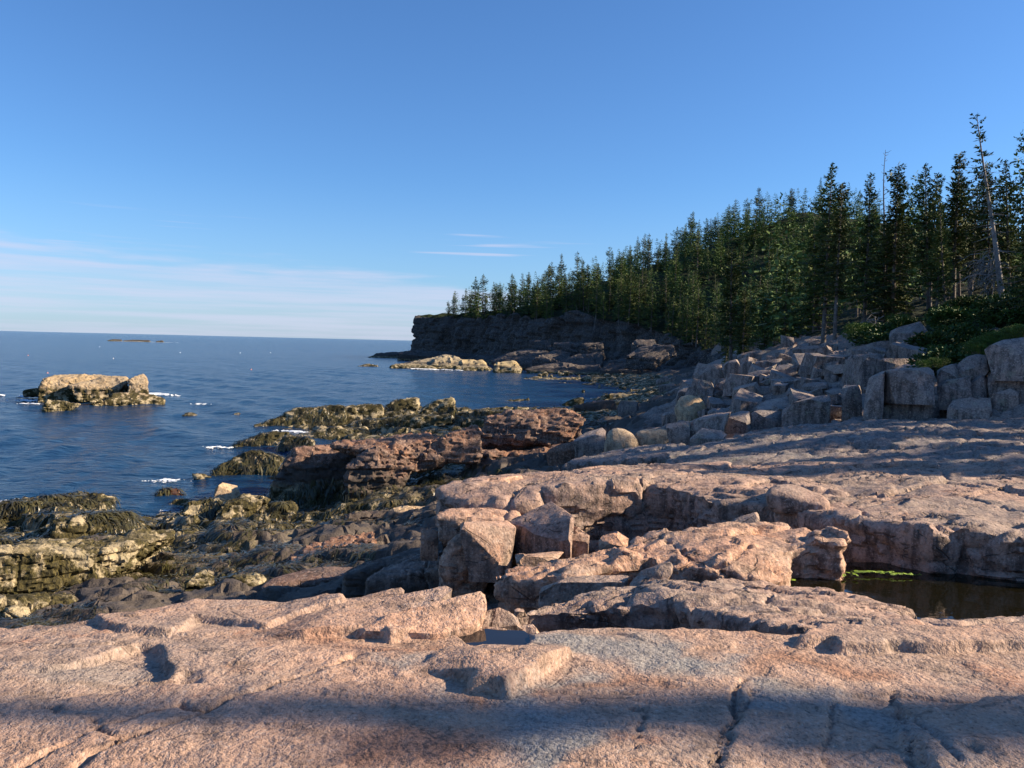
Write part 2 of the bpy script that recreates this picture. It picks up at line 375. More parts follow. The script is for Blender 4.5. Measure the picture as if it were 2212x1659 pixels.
for u_, y_, z_ in ((1560, 44, 5.9), (1640, 42, 6.2), (1750, 40, 6.5), (1850, 33, 6.5), (1950, 33, 6.8), (2100, 27, 6.7), (2212, 25, 6.9), (1500, 55, 3.6), (1450, 62, 2.4),
                   (1560, 62, 5.6), (1700, 58, 7.6), (1850, 50, 8.2), (2000, 42, 8.6), (2150, 36, 8.8), (2400, 34, 9.2), (1600, 80, 5.6), (1750, 80, 9.0), (2000, 70, 11.5), (2300, 60, 13),
                   (1480, 85, 1.6), (1540, 110, 3.2), (1600, 120, 7), (1750, 120, 13), (2000, 110, 16), (1420, 128, .5), (1480, 150, 2.0)):
    p_ = at_y(u_, 750, y_); CP.append((p_.x, p_.y, z_))
CP += [(-9, 2, 3.2), (-9, 6, 2.8), (-4, 6.4, 3.6), (-1.5, 7.5, 3.8), (1, 8, 4.3), (3, 7, 4.45), (6, 8, 4.5), (0, 3, 4.6), (4, 3, 4.6), (-3, 3, 4.4), (9, 4, 4.8), (10, 10, 4.7), (3, 13, 4.2), (-.5, 12, 3.6), (0, 15, 3.6), (6, 18, 4.4),
       (12, 4, 5.2), (20, 5, 7), (32, 5, 9), (20, -10, 7), (40, -10, 10), (12, 0, 5.3), (-14, 8, 1.6), (-22, 14, -.8), (-40, 30, -2.5), (-30, 60, -2.5), (-12, 90, -2), (0, 110, -1.5), (-50, 5, -3), (15, 16, 5.6), (20, 20, 7)]
CP = np.array(CP)
def _warp(x, y):                # interpolate in log-distance so that near and far control points weigh alike
    r = np.sqrt(x*x + y*y) + 2.0
    return np.stack([np.arctan2(x, y + 4.0)*2.2, np.log(r)*1.6], 1)
_cw = _warp(CP[:, 0], CP[:, 1])
_K = np.sqrt(((_cw[:, None] - _cw[None])**2).sum(2) + .0004); _n = len(CP)
_A = np.zeros((_n+3, _n+3)); _A[:_n, :_n] = _K; _A[:_n, _n] = 1; _A[:_n, _n+1:] = _cw; _A[_n, :_n] = 1; _A[_n+1:, :_n] = _cw.T
_A[:_n, :_n] -= np.eye(_n)*.02
_wt = np.linalg.solve(_A, np.concatenate([CP[:, 2], np.zeros(3)]))
def base_z(x, y):
    x = np.atleast_1d(np.asarray(x, float)); y = np.atleast_1d(np.asarray(y, float)); out_ = np.empty(len(x))
    for s in range(0, len(x), 40000):
        w = _warp(x[s:s+40000], y[s:s+40000])
        k = np.sqrt(((w[:, None] - _cw[None])**2).sum(2) + .0004)
        out_[s:s+40000] = k @ _wt[:_n] + _wt[_n] + w @ _wt[_n+1:]
    return out_
def hit(u, v, ymin=5.5, ymax=160):
    """where the ray through a photo pixel meets the bedrock"""
    d = ray(u, v); t = np.exp(np.linspace(math.log(ymin), math.log(ymax), 700))/d.y
    z = EYE + d.z*t; g = base_z(d.x*t, d.y*t)
    k = np.nonzero(z < g)[0]
    t = t[k[0]] if len(k) else t[-1]
    return Vector((0, 0, EYE)) + d*t
def build_shore():
    na, nr = 560, 560
    A_ = np.radians(np.concatenate([np.linspace(-60, -45, 20)[:-1], np.linspace(-45, 42, na - 80), np.linspace(42, 130, 62)[1:]])); R_ = np.exp(np.linspace(math.log(4.6), math.log(165), nr))
    a, r = np.meshgrid(A_, R_); x = (r*np.sin(a)).ravel(); y = (r*np.cos(a)).ravel()
    z = base_z(x, y); rr = np.sqrt(x*x + y*y)
    p = np.stack([x, y, z], 1)
    amp = np.clip(rr/17, .45, 1.4)
    low = 1 - sst(z, 3.6, 5.0); wood = sst(z, 7.4, 8.6)*sst(rr, 24, 40)
    # jointed blocks, long axis across the view (the beds strike towards the sea)
    q = np.stack([x*.55 + .25*y, y*.95 - .12*x, z*0], 1)
    for sc, h in ((.42, .42), (1.0, .22), (2.3, .09)):
        w = q*sc + np.stack([fbm(p*.6*sc+3, 2), fbm(p*.6*sc+8, 2), 0*z], 1)*.3
        e, c = voro(w + [0, 0, sc*7.3])
        z = z + amp*(h*(c - .5) - h*.35*np.exp(-(e/.10)**2))*(.35 + .65*low)*(1 - wood)
    z = z + amp*.12*fbm(p*.9, 4) + .035*fbm(p*5, 3)*np.clip(rr/15, .5, 1)
    st = .16; k = z/st; f = k - np.floor(k); z = np.where(wood > .5, z, z*.45 + .55*(np.floor(k) + sst(f, .25, .75))*st)
    pile = sst(rr, 20, 23)*(1 - sst(rr, 58, 66))*sst(x, 3.5, 6)*sst(z, 3.6, 4.6)*(1 - wood); z = z - .10*pile     # bed for the tumbled blocks
    co = np.stack([x + .10*amp*fbm(p*1.7+5, 3), y + .10*amp*fbm(p*1.7+15, 3), z], 1)
    f = grid_faces(nr, na)
    fz = co[f].reshape(-1, 4, 3)[:, :, 2].max(1); f = f[fz > -1.2]
    me = np_mesh('shore', co, f, (M['shore'], M['soil'])); me.set_sharp_from_angle(angle=math.radians(35))
    wf = wood[f].mean(1) > .5
    me.polygons.foreach_set('material_index', wf.astype(np.int32))
    o = link('shore', me); tag(o, kind='structure')
    global SHORELINE
    k = np.nonzero((np.abs(co[:, 2]) < .05) & (rr < 85) & (rr > 20) & (co[:, 0] < 6))[0]; SHORELINE = co[np.random.RandomState(2).choice(k, 46, False)]
    _, no = mesh_np(me); SAMPLES.append((co, no))
build_shore()

# ------------------------------------------------------------------ the sea
def build_sea():
    na, nr = 340, 480
    A_ = np.radians(np.linspace(-75, 60, na)); R_ = np.exp(np.linspace(math.log(9), math.log(500), nr))
    a, r = np.meshgrid(A_, R_); x = (r*np.sin(a)).ravel(); y = (r*np.cos(a)).ravel(); rr = r.ravel()
    z = np.zeros(len(x)); rs = np.random.RandomState(3)
    fade = 1 - sst(rr, 90, 480)
    for k in range(34):
        L = .7*1.17**(k % 17)*(1 + .2*rs.rand()); th = math.radians(200 + rs.randn()*32)
        kx, ky = math.cos(th)*2*math.pi/L, math.sin(th)*2*math.pi/L
        vis = 1 - sst(rr, L*35, L*90)
        s = np.sin(kx*x + ky*y + rs.rand()*6.3 + .8*vnoise(np.stack([x, y, 0*x + k], 1)/ (L*3)))
        z += .0052*L**.85*vis*(s + .25*s*s)
    z = z*fade
    o = link('sea', np_mesh('sea', np.stack([x, y, z], 1), grid_faces(nr, na), (M['water'],))); tag(o, kind='structure')
    # open water on to the horizon
    R2 = np.array([499.5, 800, 1500, 4000, 12000, 40000]); A2 = np.radians(np.linspace(-75, 60, 61))
    a, r = np.meshgrid(A2, R2)
    me = np_mesh('open_sea', np.stack([(r*np.sin(a)).ravel(), (r*np.cos(a)).ravel(), -.002*np.ones(r.size)], 1), grid_faces(6, 61), (M['water'],))
    tag(link('open_sea', me), kind='structure')
build_sea()

# ------------------------------------------------------------------ headland: a strip of cliff and hill laid along its cliff foot
CLIFF = []   # (x, y, cliff-top height, hill height)
for u_, d_, zt, hz_ in ((1610, 112, 5.5, 15), (1570, 132, 5.8, 19), (1520, 158, 5.8, 24), (1470, 183, 6.8, 31), (1400, 205, 8.8, 39), (1300, 226, 12.6, 48), (1217, 244, 16.6, 55), (1140, 262, 15.6, 51), (1080, 278, 15.2, 47),
                        (1000, 302, 16.6, 35), (950, 316, 16.4, 26), (905, 328, 15.4, 19), (884, 338, 14.6, 15.5)):
    p_ = at_y(u_, 740, d_); CLIFF.append((p_.x, p_.y, zt, hz_))
CLIFF += [(-38, 352, 14.6, 15.5), (-22, 372, 14, 16), (10, 392, 13, 17)]
CLIFF = np.array(CLIFF)
def build_headland():
    seg = np.concatenate([[0], np.cumsum(np.sqrt((np.diff(CLIFF[:, :2], axis=0)**2).sum(1)))])
    T = np.linspace(0, seg[-1], 560)
    L = np.stack([np.interp(T, seg, CLIFF[:, k]) for k in range(4)], 1)
    sm = lambda v, n: np.convolve(np.pad(v, n, mode='edge'), np.ones(2*n+1)/(2*n+1), 'valid')
    tx, ty = np.gradient(sm(L[:, 0], 22)), np.gradient(sm(L[:, 1], 22)); ln = np.hypot(tx, ty); nx, ny = ty/ln, -tx/ln
    nx, ny = sm(nx, 18), sm(ny, 18)
    f = np.concatenate([np.linspace(-3, -.02, 26), np.linspace(0, 1, 84), 1 + np.linspace(.02, 1, 22), 2 + np.linspace(.03, 1, 34)])  # foot | face | lip | hill
    tt, ff = np.meshgrid(T, f, indexing='ij'); tt = tt.ravel(); ff = ff.ravel()
    I = lambda k: np.interp(tt, T, (L[:, k]))
    zt, hz = I(2), I(3)
    foot = 2.6
    zt = zt + 1.1*np.round(fbm(np.stack([tt*.045, 0*tt, 0*tt+4], 1), 3)*1.3)
    s = np.where(ff < 0, ff*7, np.where(ff <= 1, ff*2.6, np.where(ff <= 2, 2.6 + (ff-1)*7, 9.6 + (ff-2)**1.3*150)))
    z = np.where(ff < 0, foot + ff*1.6, np.where(ff <= 1, foot + ff*(zt - foot), np.where(ff <= 2, zt + (ff-1)*1.2, zt + 1.2 + (np.maximum(hz, zt+1.5) - zt - 1.2)*np.clip(((ff-2)**1.3)/.58, 0, 1)**.9)))
    rock = (ff <= 1.2)
    # columns and ledges on the face
    q = np.stack([tt/4.6, z/13.0, 0*z + 2], 1); q2 = np.stack([tt/1.9, z/4.2, 0*z + 9], 1)
    e, c = voro(q + .25*np.stack([fbm(q*1.3, 2), fbm(q*1.3+5, 2), 0*z], 1)); e2, c2 = voro(q2)
    face = sst(ff, -.4, .1)*(1 - sst(ff, .9, 1.4))
    s = s + face*(-3.2*(c - .5) + 1.5*np.exp(-(e/.06)**2) - 1.3*(c2 - .5) + .5*np.exp(-(e2/.08)**2)) - 3.2*face*fbm(np.stack([tt/26, 0*z, 0*z+1], 1), 3)
    step = .5 + .5*np.tanh(fbm(np.stack([tt/14, z/3.0, 0*z+6], 1), 3)*3)
    s = s + face*step*1.2
    lowz = (1 - sst(ff, -.3, .2)); e3, c3 = voro(np.stack([tt/4.0, s/3.0, 0*z+5], 1))
    z = z + lowz*(1.3*(c3 - .4) - .5*np.exp(-(e3/.1)**2))*sst(-ff, -.1, .5) + .5*fbm(np.stack([tt*.3, s*.3, 0*z+3], 1), 3)*np.where(ff > 1, 1.0, .3)
    x = I(0) + np.interp(tt, T, nx)*-1*s*-1*SGN; y = I(1) + np.interp(tt, T, ny)*s*SGN
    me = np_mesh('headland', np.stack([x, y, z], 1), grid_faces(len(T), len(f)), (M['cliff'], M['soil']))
    gf = grid_faces(len(T), len(f)); me.polygons.foreach_set('material_index', (ff[gf].min(1) > 1.25).astype(np.int32))
    o = link('headland', me); tag(o, kind='structure')
    def place(t, sdist):
        k = int(np.clip(t, 0, 1)*(len(T)-1)); kf = np.argmin(np.abs(s.reshape(len(T), -1)[k, 110:] - sdist)) + 110
        i = k*len(f) + kf; return Vector((x[i], y[i], z[i]))
    def foot_at(t, sdist):
        k = int(np.clip(t, 0, 1)*(len(T)-1)); kf = np.argmin(np.abs(s.reshape(len(T), -1)[k, :40] - sdist)); i = k*len(f) + kf
        return Vector((x[i], y[i], z[i]))
    return place, foot_at
SGN = 1.0
HEAD, FOOT = build_headland()

# ------------------------------------------------------------------ granite shelf the photographer stands on
ZS = 5.38
def slab_xy(fr, pts): return np.array([on_z(*uv(fr, x, y), ZS)[:2] for x, y in pts])
def sdf(P, poly):
    """signed distance to a polygon, negative inside"""
    d = np.full(len(P), 1e9); ins = np.zeros(len(P), bool); n = len(poly)
    for i in range(n):
        a, b = poly[i], poly[(i+1) % n]; e = b - a; w = P - a
        t = np.clip((w @ e)/(e @ e), 0, 1); d = np.minimum(d, ((w - t[:, None]*e)**2).sum(1))
        c = ((a[1] <= P[:, 1]) != (b[1] <= P[:, 1])) & (w[:, 0] < e[0]*w[:, 1]/(e[1] if abs(e[1]) > 1e-9 else 1e-9))
        ins ^= c
    d = np.sqrt(d); return np.where(ins, -d, d)
def linedist(P, pts):
    d = np.full(len(P), 1e9)
    for a, b in zip(pts[:-1], pts[1:]):
        e = b - a; w = P - a; t = np.clip((w @ e)/(e @ e), 0, 1); d = np.minimum(d, ((w - t[:, None]*e)**2).sum(1))
    return np.sqrt(d)
def build_shelf():
    edge = np.array([on_z(u, v, z)[:2] for u, v, z in ((-900, 1400, 5.28), (-300, 1388, 5.28), (0, 1378, 5.30), (90, 1374, 5.3), (200, 1364, 5.3), (310, 1349, 5.31), (370, 1335, 5.32), (420, 1322, 5.33), (560, 1317, 5.34), (690, 1319, 5.35),
        (800, 1322, 5.36), (960, 1330, 5.37), (1010, 1358, 5.37), (1060, 1354, 5.37), (1150, 1372, 5.37), (1250, 1368, 5.37), (1330, 1366, 5.37), (1500, 1368, 5.37), (1560, 1377, 5.36), (1700, 1384, 5.36), (1760, 1370, 5.37), (1900, 1372, 5.37), (2050, 1378, 5.36), (2120, 1370, 5.37), (2212, 1362, 5.37), (2700, 1365, 5.37), (3300, 1380, 5.4))])
    nx, nt = 740, 285
    X = np.linspace(-6.2, 8.2, nx); ye = np.interp(X, edge[:, 0], edge[:, 1])
    ye = ye + .05*fbm(np.stack([X*1.4, 0*X, 0*X], 1), 4) + .015*fbm(np.stack([X*9, 0*X, 0*X+2], 1), 3)
    t = np.concatenate([np.linspace(0, 1, nt), 1 + np.linspace(.01, 1, 26)])
    xx, tt = np.meshgrid(X, t); yy = 1.7 + np.minimum(tt, 1)*(np.broadcast_to(ye, xx.shape) - 1.7)
    x, y, tt = xx.ravel(), yy.ravel(), tt.ravel(); P = np.stack([x, y], 1)
    p3 = np.stack([x, y, 0*x], 1)
    z = np.full(len(x), ZS) + .035*fbm(p3*.55 + 4, 3) + .012*fbm(p3*[1.6, 3.2, 1] + 9, 3)
    z -= .05*sst(-x, 1.5, 4.5)*sst(y, 3.6, 4.6)
    wob = P + np.stack([fbm(p3*8+2, 3), fbm(p3*8+7, 3)], 1)*.016
    wob2 = P + np.stack([fbm(p3*3+12, 4), fbm(p3*3+17, 4)], 1)*.13
    # thin exfoliation sheets: smooth contours of a slow noise turned into low steps
    q = fbm(np.stack([x*.8 + .3*y, y*1.9 - .25*x, 0*x + 3.1], 1), 4)*2.2
    k = np.floor(q); f = q - k; z += .011*(k + sst(f, .0, .12)) - .011*q
    def near(pl, mrg):
        lo, hi = pl.min(0) - mrg, pl.max(0) + mrg
        return np.nonzero((x > lo[0]) & (x < hi[0]) & (y > lo[1]) & (y < hi[1]))[0]
    def raise_(fr, pts, h, soft=.012, fade=None, wb=wob, fade2=None):
        pl = slab_xy(fr, pts); k = near(pl, soft + .25); m = 1 - sst(sdf(wb[k], pl), -soft, soft)
        if fade is not None:
            a, b = slab_xy(fr, fade); e = b - a; m = m*sst(((P[k] - a) @ e)/(e @ e), 0, 1)
        if fade2 is not None:
            a, b = slab_xy(fr, fade2); e = b - a; m = m*sst(((P[k] - a) @ e)/(e @ e), 0, 1)
        z[k] += h*m
    raise_('6', [(-200, 1260), (-200, 1090), (300, 1040), (660, 970), (810, 895), (900, 870), (1000, 880), (1060, 980), (1095, 1040), (1085, 1105), (1000, 1140), (900, 1130), (760, 1190), (400, 1235)], -.05, .012, [(-150, 1150), (950, 1020)])
    raise_('6', [(690, 1150), (760, 1010), (840, 945), (930, 985), (938, 1080), (830, 1150)], -.008, .012, [(500, 1120), (860, 1040)])
    raise_('6', [(1100, 1110), (1220, 1062), (1330, 1060), (1300, 1130), (1150, 1160)], -.03, .02, [(1330, 1070), (1180, 1100)])
    raise_('7', [(480, 1060), (600, 960), (760, 915), (1000, 905), (1390, 890), (1440, 960), (1030, 1225), (950, 1195), (790, 1190), (840, 1140)], .085, .010, [(420, 1100), (900, 1060)], wob, [(1050, 860), (1060, 1050)])
    raise_('7', [(-260, 850), (0, 825), (230, 815), (300, 870), (420, 835), (500, 812), (540, 760), (700, 740), (700, 300), (-700, 300), (-700, 800)], .06, .012, [(-600, 760), (0, 760)])
    raise_('6', [(640, 760), (820, 795), (1060, 825), (1200, 790), (1240, 700), (1700, 770), (1880, 715), (2212, 660), (2212, 400), (600, 600)], .035, .012)
    raise_('8', [(740, 890), (990, 890), (1030, 930), (1330, 935), (1350, 915), (1640, 930), (2500, 890), (2500, 500), (900, 500), (880, 800)], .06, .012, [(500, 860), (900, 860)])
    raise_('8', [(1430, 1340), (1600, 1470), (1750, 1620), (1900, 1900), (2900, 1900), (2900, 1250), (1900, 1240)], .05, .045, None, wob2)
    raise_('8', [(1030, 1215), (1370, 1190), (1385, 1285), (1045, 1262)], -.02, .02)
    raise_('8', [(390, 1330), (700, 1340), (975, 1350), (960, 1500), (930, 1900), (250, 1900)], .014, .015)
    raise_('8', [(370, 1200), (440, 1180), (455, 1280), (380, 1310)], .015, .015)
    raise_('7', [(735, 825), (830, 785), (1145, 805), (1185, 850), (1100, 895), (940, 888), (800, 866)], -.16, .03)
    def crack(fr, pts, w, dep):
        pl = slab_xy(fr, pts); k = near(pl, .25); d = linedist(wob[k], pl); wv = w*(.45 + .9*np.clip(.5 + fbm(p3[k]*5 + 31, 2), 0, 1.3))
        z[k] -= dep*np.exp(-(d/np.maximum(wv, .002))**2)
    crack('6', [(430, 1700), (620, 1590), (770, 1550), (880, 1490), (1100, 1400), (1290, 1330), (1480, 1240), (1720, 1180)], .010, .04)
    crack('6', [(1720, 1180), (1900, 1110), (2100, 1040), (2212, 990), (2300, 960)], .006, .025)
    crack('6', [(100, 1650), (200, 1610), (450, 1520), (640, 1440), (900, 1340), (1160, 1260)], .008, .03)
    crack('6', [(640, 1440), (700, 1480), (760, 1495), (880, 1490)], .014, .05)
    crack('6', [(760, 1495), (775, 1550)], .012, .05)
    crack('6', [(640, 1440), (600, 1385), (560, 1370)], .008, .03)
    crack('6', [(370, 1310), (330, 1290), (220, 1295), (100, 1300)], .010, .03)
    crack('6', [(1160, 1262), (1250, 1292), (1360, 1292)], .016, .05)
    crack('7', [(20, 990), (60, 960), (105, 965)], .014, .05)
    crack('7', [(910, 1045), (1090, 1020)], .010, .04)
    crack('8', [(200, 1760), (230, 1640), (280, 1500), (350, 1350), (360, 1200), (430, 1100)], .009, .035)
    crack('8', [(250, 1760), (290, 1600), (340, 1500), (400, 1330), (450, 1260), (450, 1180)], .006, .03)
    crack('8', [(950, 1760), (925, 1600), (960, 1450), (980, 1320), (1020, 1260)], .006, .03)
    crack('8', [(1540, 1760), (1515, 1600), (1480, 1480), (1400, 1340), (1350, 1150)], .006, .03)
    crack('8', [(1800, 1700), (1740, 1620), (1600, 1480), (1430, 1340), (1370, 1220)], .007, .025)
    crack('7', [(1830, 1310), (1930, 1330), (1900, 1430), (1840, 1600)], .008, .04)
    crack('8', [(1400, 1215), (1600, 1225), (1900, 1250), (2130, 1260)], .014, .04)
    # surface grain
    z += .0030*fbm(p3*11 + 5, 4) + .0018*ridged(p3*[2.2, 6, 1] + 8, 3)
    drop = np.clip(tt - 1, 0, 1)
    z -= 1.9*drop; y = y + .06*np.sin(drop*7) + .25*drop*fbm(p3*2 + 3, 3)*(drop > 0) - .10*drop
    pale = np.zeros(len(x)); rust = np.zeros(len(x)); wb = P + np.stack([fbm(p3*2.2+41, 4), fbm(p3*2.2+47, 4)], 1)*.16
    for fr, pts, s in (('7', [(1230, 800), (1700, 790), (2212, 830), (2400, 980), (2212, 1010), (1900, 1020), (1700, 930), (1440, 900), (1200, 880)], .85),
                    ('7', [(1440, 950), (1600, 980), (1500, 1080), (1250, 1190), (1300, 1330), (1750, 1500), (1760, 1680), (1000, 1700), (820, 1480), (780, 1330), (990, 1290), (1050, 1220)], .9),
                    ('7', [(300, 950), (640, 900), (600, 1000), (450, 1050), (350, 1040)], .6), ('7', [(560, 1080), (780, 1130), (760, 1230), (600, 1220)], .6),
                    ('8', [(0, 900), (250, 930), (560, 1000), (430, 1090), (200, 1060), (0, 1020)], .9), ('8', [(460, 1100), (1000, 1200), (1380, 1290), (1500, 1500), (1300, 1480), (980, 1330), (700, 1310), (450, 1270)], .8),
                    ('8', [(1400, 1370), (1560, 1450), (1700, 1640), (1560, 1640), (1480, 1480)], .85), ('6', [(100, 1040), (640, 1010), (900, 1120), (700, 1200), (300, 1220), (0, 1150)], .35)):
        pl = slab_xy(fr, pts); k = near(pl, .5); pale[k] = np.maximum(pale[k], s*(1 - sst(sdf(wb[k], pl), -.10, .05)))
    for fr, pts in (('8', [(520, 1060), (740, 950), (1000, 940), (1300, 1000), (1000, 1060), (640, 1110)]), ('7', [(1250, 1180), (1500, 1060), (1750, 980), (1950, 1040), (2212, 1030), (2212, 1110), (1800, 1120), (1500, 1150)]), ('7', [(0, 900), (600, 860), (620, 920), (300, 950), (100, 960)]),
                    ('6', [(1700, 830), (2212, 790), (2400, 850), (2212, 900)]), ('7', [(0, 1350), (700, 1330), (780, 1500), (500, 1650), (0, 1659)])):
        pl = slab_xy(fr, pts); k = near(pl, .6); rust[k] = np.maximum(rust[k], .95*(1 - sst(sdf(wb[k], pl), -.14, .08)))
    rust *= (1 - pale)
    global POOL_Z
    POOL_Z = min(z[np.argmin(((P - q)**2).sum(1))] for q in slab_xy('7', [(700, 800), (830, 905), (960, 925), (1100, 930), (1230, 870)])) - .008
    me = np_mesh('granite_shelf', np.stack([x, y, z], 1), grid_faces(len(t), nx), (M['shelf'],), attrs={'pale': pale, 'rust': rust})
    tag(link('granite_shelf', me), kind='structure')
build_shelf()
def pool_sheet(name, fr, pts, z, mat, label):
    P = [on_z(*uv(fr, x, y), z) for x, y in pts]
    bm = bmesh.new(); bm.faces.new([bm.verts.new(p) for p in P]); me = bpy.data.meshes.new(name); bm.normal_update(); bm.to_mesh(me); bm.free()
    if me.polygons[0].normal.z < 0: me.flip_normals()
    me.materials.append(mat); o = link(name, me); tag(o, label, 'pool', kind='structure'); return o
pool_sheet('pool_water', '7', [(700, 830), (800, 760), (1150, 780), (1230, 850), (1120, 920), (940, 910), (780, 890)], POOL_Z, M['pool_small'], 'small dark rain pool at the foot of the tilted fin')
pool_sheet('pool_water', '8', [(380, 500), (560, 440), (720, 380), (1100, 340), (2300, 340), (2700, 600), (2700, 760), (2212, 740), (1840, 745), (1540, 720), (1100, 620), (800, 560)], 4.65, M['pool'], 'dark tide pool rimmed with green algae under a granite wall')

# ------------------------------------------------------------------ rock builders
STY = {'sharp': dict(chips=3, w=dict(amp=.018, freq=1.8, joint=.0, fine=.007, terr=.004, tf=2.0)),
       'block': dict(chips=7, w=dict(amp=.014, freq=1.3, joint=1.3, jdepth=.022, jw=.025, cell=.012, fine=.006, terr=.008, tf=1.0)),
       'round': dict(relax=26, crease=180, w=dict(amp=.03, freq=1.1, fine=.006)),
       'ledge': dict(relax=0, crease=50, w=dict(amp=.022, freq=1.5, bed=.30, bedamp=.018, joint=1.1, jdepth=.04, jw=.025, cell=.04, fine=.009, terr=.042, tf=.8)),
       'tide': dict(relax=0, w=dict(amp=.055, freq=1.1, bed=.25, bedamp=.06, joint=.85, jdepth=.06, jw=.04, cell=.06, fine=.03, terr=.05, tf=.9)),
       'far': dict(relax=0, w=dict(amp=.30, freq=.22, bed=1.3, bedamp=.14, joint=3.4, jdepth=.3, jw=.06, cell=.2, fine=.10))}
SEED = [100]
def hull_rock(name, fr, pts, mat, thick=None, y=None, dy=0.0, style='block', z0=None, label=None, cat='rock', group=None, parent=None, weed=False, vox=None, sink=.25, scale_w=1.0):
    """a rock traced from the photograph: pts are outline pixels (+ metres further off); its distance comes from the ground under its lowest point, or from z0 or y"""
    SEED[0] += 1
    low = max(pts, key=lambda p: uv(fr, p[0], p[1])[1])
    if y is None:
        g = on_z(*uv(fr, low[0], low[1]), z0) if z0 is not None else hit(*uv(fr, low[0], low[1]))
        y = g.y
    y += dy
    cu = sum(uv(fr, p[0], p[1])[0] for p in pts)/len(pts); cd = ray(cu, 760); hd = Vector((cd.x, cd.y)).normalized(); r0 = y/hd.y   # its face is square to the line of sight
    def face(p):
        d = ray(*uv(fr, p[0], p[1])); return Vector((0, 0, EYE)) + d*((r0 + (p[2] if len(p) > 2 else 0))/(d.x*hd.x + d.y*hd.y))
    P = [face(p) for p in pts]
    w = max(p.x for p in P) - min(p.x for p in P); h = max(p.z for p in P) - min(p.z for p in P)
    th = thick if thick is not None else .75*min(w, max(h*1.4, w*.5)) + .15
    c = sum(P, Vector())/len(P); zmin = min(p.z for p in P)
    pts3 = list(P)
    rnd = random.Random(SEED[0])
    for p in P:
        q = c + (p - c)*(.86 + .1*rnd.random()); q = Vector((0, 0, EYE)) + (q - Vector((0, 0, EYE)))*(1 + th*(.8 + .4*rnd.random())/r0)
        pts3.append(q)
    for p in P:                                            # foot, let into the ground
        if p.z < zmin + .4*h: pts3 += [Vector((p.x, p.y - .03*h, zmin - sink)), Vector((p.x + hd.x*th, p.y + hd.y*th, zmin - sink))]
    bm = bmesh.new(); vs_ = [bm.verts.new(p) for p in pts3]
    r = bmesh.ops.convex_hull(bm, input=vs_)
    bmesh.ops.delete(bm, geom=list({g for g in r['geom_interior'] + r['geom_unused'] if isinstance(g, bmesh.types.BMVert) and g.is_valid}), context='VERTS')
    px = y/820.0                                           # metres per final pixel
    v = vox or max(min(px*2.2, .10*max(w, h)), .02, max(w, h, th)/90)
    S = STY[style]
    if 'chips' in S:                                       # knock corners off along random planes, then subdivide keeping the arrises
        diag = Vector((w, th, h)).length
        for _ in range(S['chips']):
            d = Vector((rnd.uniform(-1, 1), rnd.uniform(-1, .3), rnd.uniform(-.2, 1))).normalized()
            ext = max(q.co.dot(d) for q in bm.verts)
            geo = bm.verts[:] + bm.edges[:] + bm.faces[:]
            r_ = bmesh.ops.bisect_plane(bm, geom=geo, plane_co=d*(ext - diag*rnd.uniform(.02, .075)), plane_no=d, clear_outer=True)
            ed = [g for g in r_['geom_cut'] if isinstance(g, bmesh.types.BMEdge)]
            if ed: bmesh.ops.edgeloop_fill(bm, edges=ed)
        bmesh.ops.dissolve_limit(bm, angle_limit=.03, verts=bm.verts[:], edges=bm.edges[:])
        bmesh.ops.recalc_face_normals(bm, faces=bm.faces)
        for e in bm.edges:
            e.smooth = not (len(e.link_faces) == 2 and e.calc_face_angle(0) > .45)
        bmesh.ops.triangulate(bm, faces=bm.faces[:])
        L_ = max(v*1.5, diag/42)
        for _ in range(9):
            le = [e for e in bm.edges if e.calc_length() > L_*1.45]
            if not le: break
            bmesh.ops.subdivide_edges(bm, edges=le, cuts=1, use_grid_fill=False)
            bmesh.ops.triangulate(bm, faces=[f for f in bm.faces if len(f.verts) > 3])
        me = bpy.data.meshes.new(name); bm.to_mesh(me); bm.free()
    else:
        me = remeshed(bm, v)
    k = max(.25, min(2.5, max(w, h)/1.6))
    P_ = dict(relax=S.get('relax', 0), w=dict(S['w']), crease=S.get('crease', 33))
    if style != 'far':
        P_['w'].update(amp=S['w']['amp']*k, fine=S['w']['fine']*k, freq=S['w']['freq']/k)
    o = finish(me, name, mat, SEED[0], P_, zmin, weed, parent)
    if not parent: tag(o, label, cat, group)
    return o
def ledge(name, outline, inner, zb, mat, vox, style='ledge', seed=1, label=None, group=None, flare=.05, weed=False, cat='rock ledge', w=None):
    O = [on_z(*uv(f, x, y), z) for f, x, y, z in outline]; I = [on_z(*uv(f, x, y), z) for f, x, y, z in inner]
    n = len(O); P = O + I
    r = geometry.delaunay_2d_cdt([p.to_2d() for p in P], [(i, (i+1) % n) for i in range(n)], [list(range(n))], 1, 1e-5)
    bm = bmesh.new(); zz = []
    for k, p2 in enumerate(r[0]):
        src = min(range(len(P)), key=lambda i: (P[i].to_2d() - p2).length); zz.append(P[src].z)
    c = sum(O, Vector())/n
    top = [bm.verts.new((p.x, p.y, z)) for p, z in zip(r[0], zz)]
    bot = [bm.verts.new((p.x + (p.x - c.x)*flare*.4, p.y + (p.y - c.y)*flare, zb)) for p in r[0]]
    from collections import Counter
    ec = Counter()
    for f in r[2]:
        bm.faces.new([top[i] for i in f]); bm.faces.new([bot[i] for i in reversed(f)])
        for a, b in zip(f, list(f[1:]) + [f[0]]): ec[(a, b)] += 1
    for (a, b) in list(ec):
        if (b, a) not in ec: bm.faces.new([top[a], bot[a], bot[b], top[b]])
    me = remeshed(bm, vox)
    P_ = dict(relax=STY[style]['relax'], w=dict(STY[style]['w']), crease=STY[style].get('crease', 40)); P_['w'].update(w or {})
    o = finish(me, name, mat, seed, P_, zb, weed)
    tag(o, label, cat, group); return o

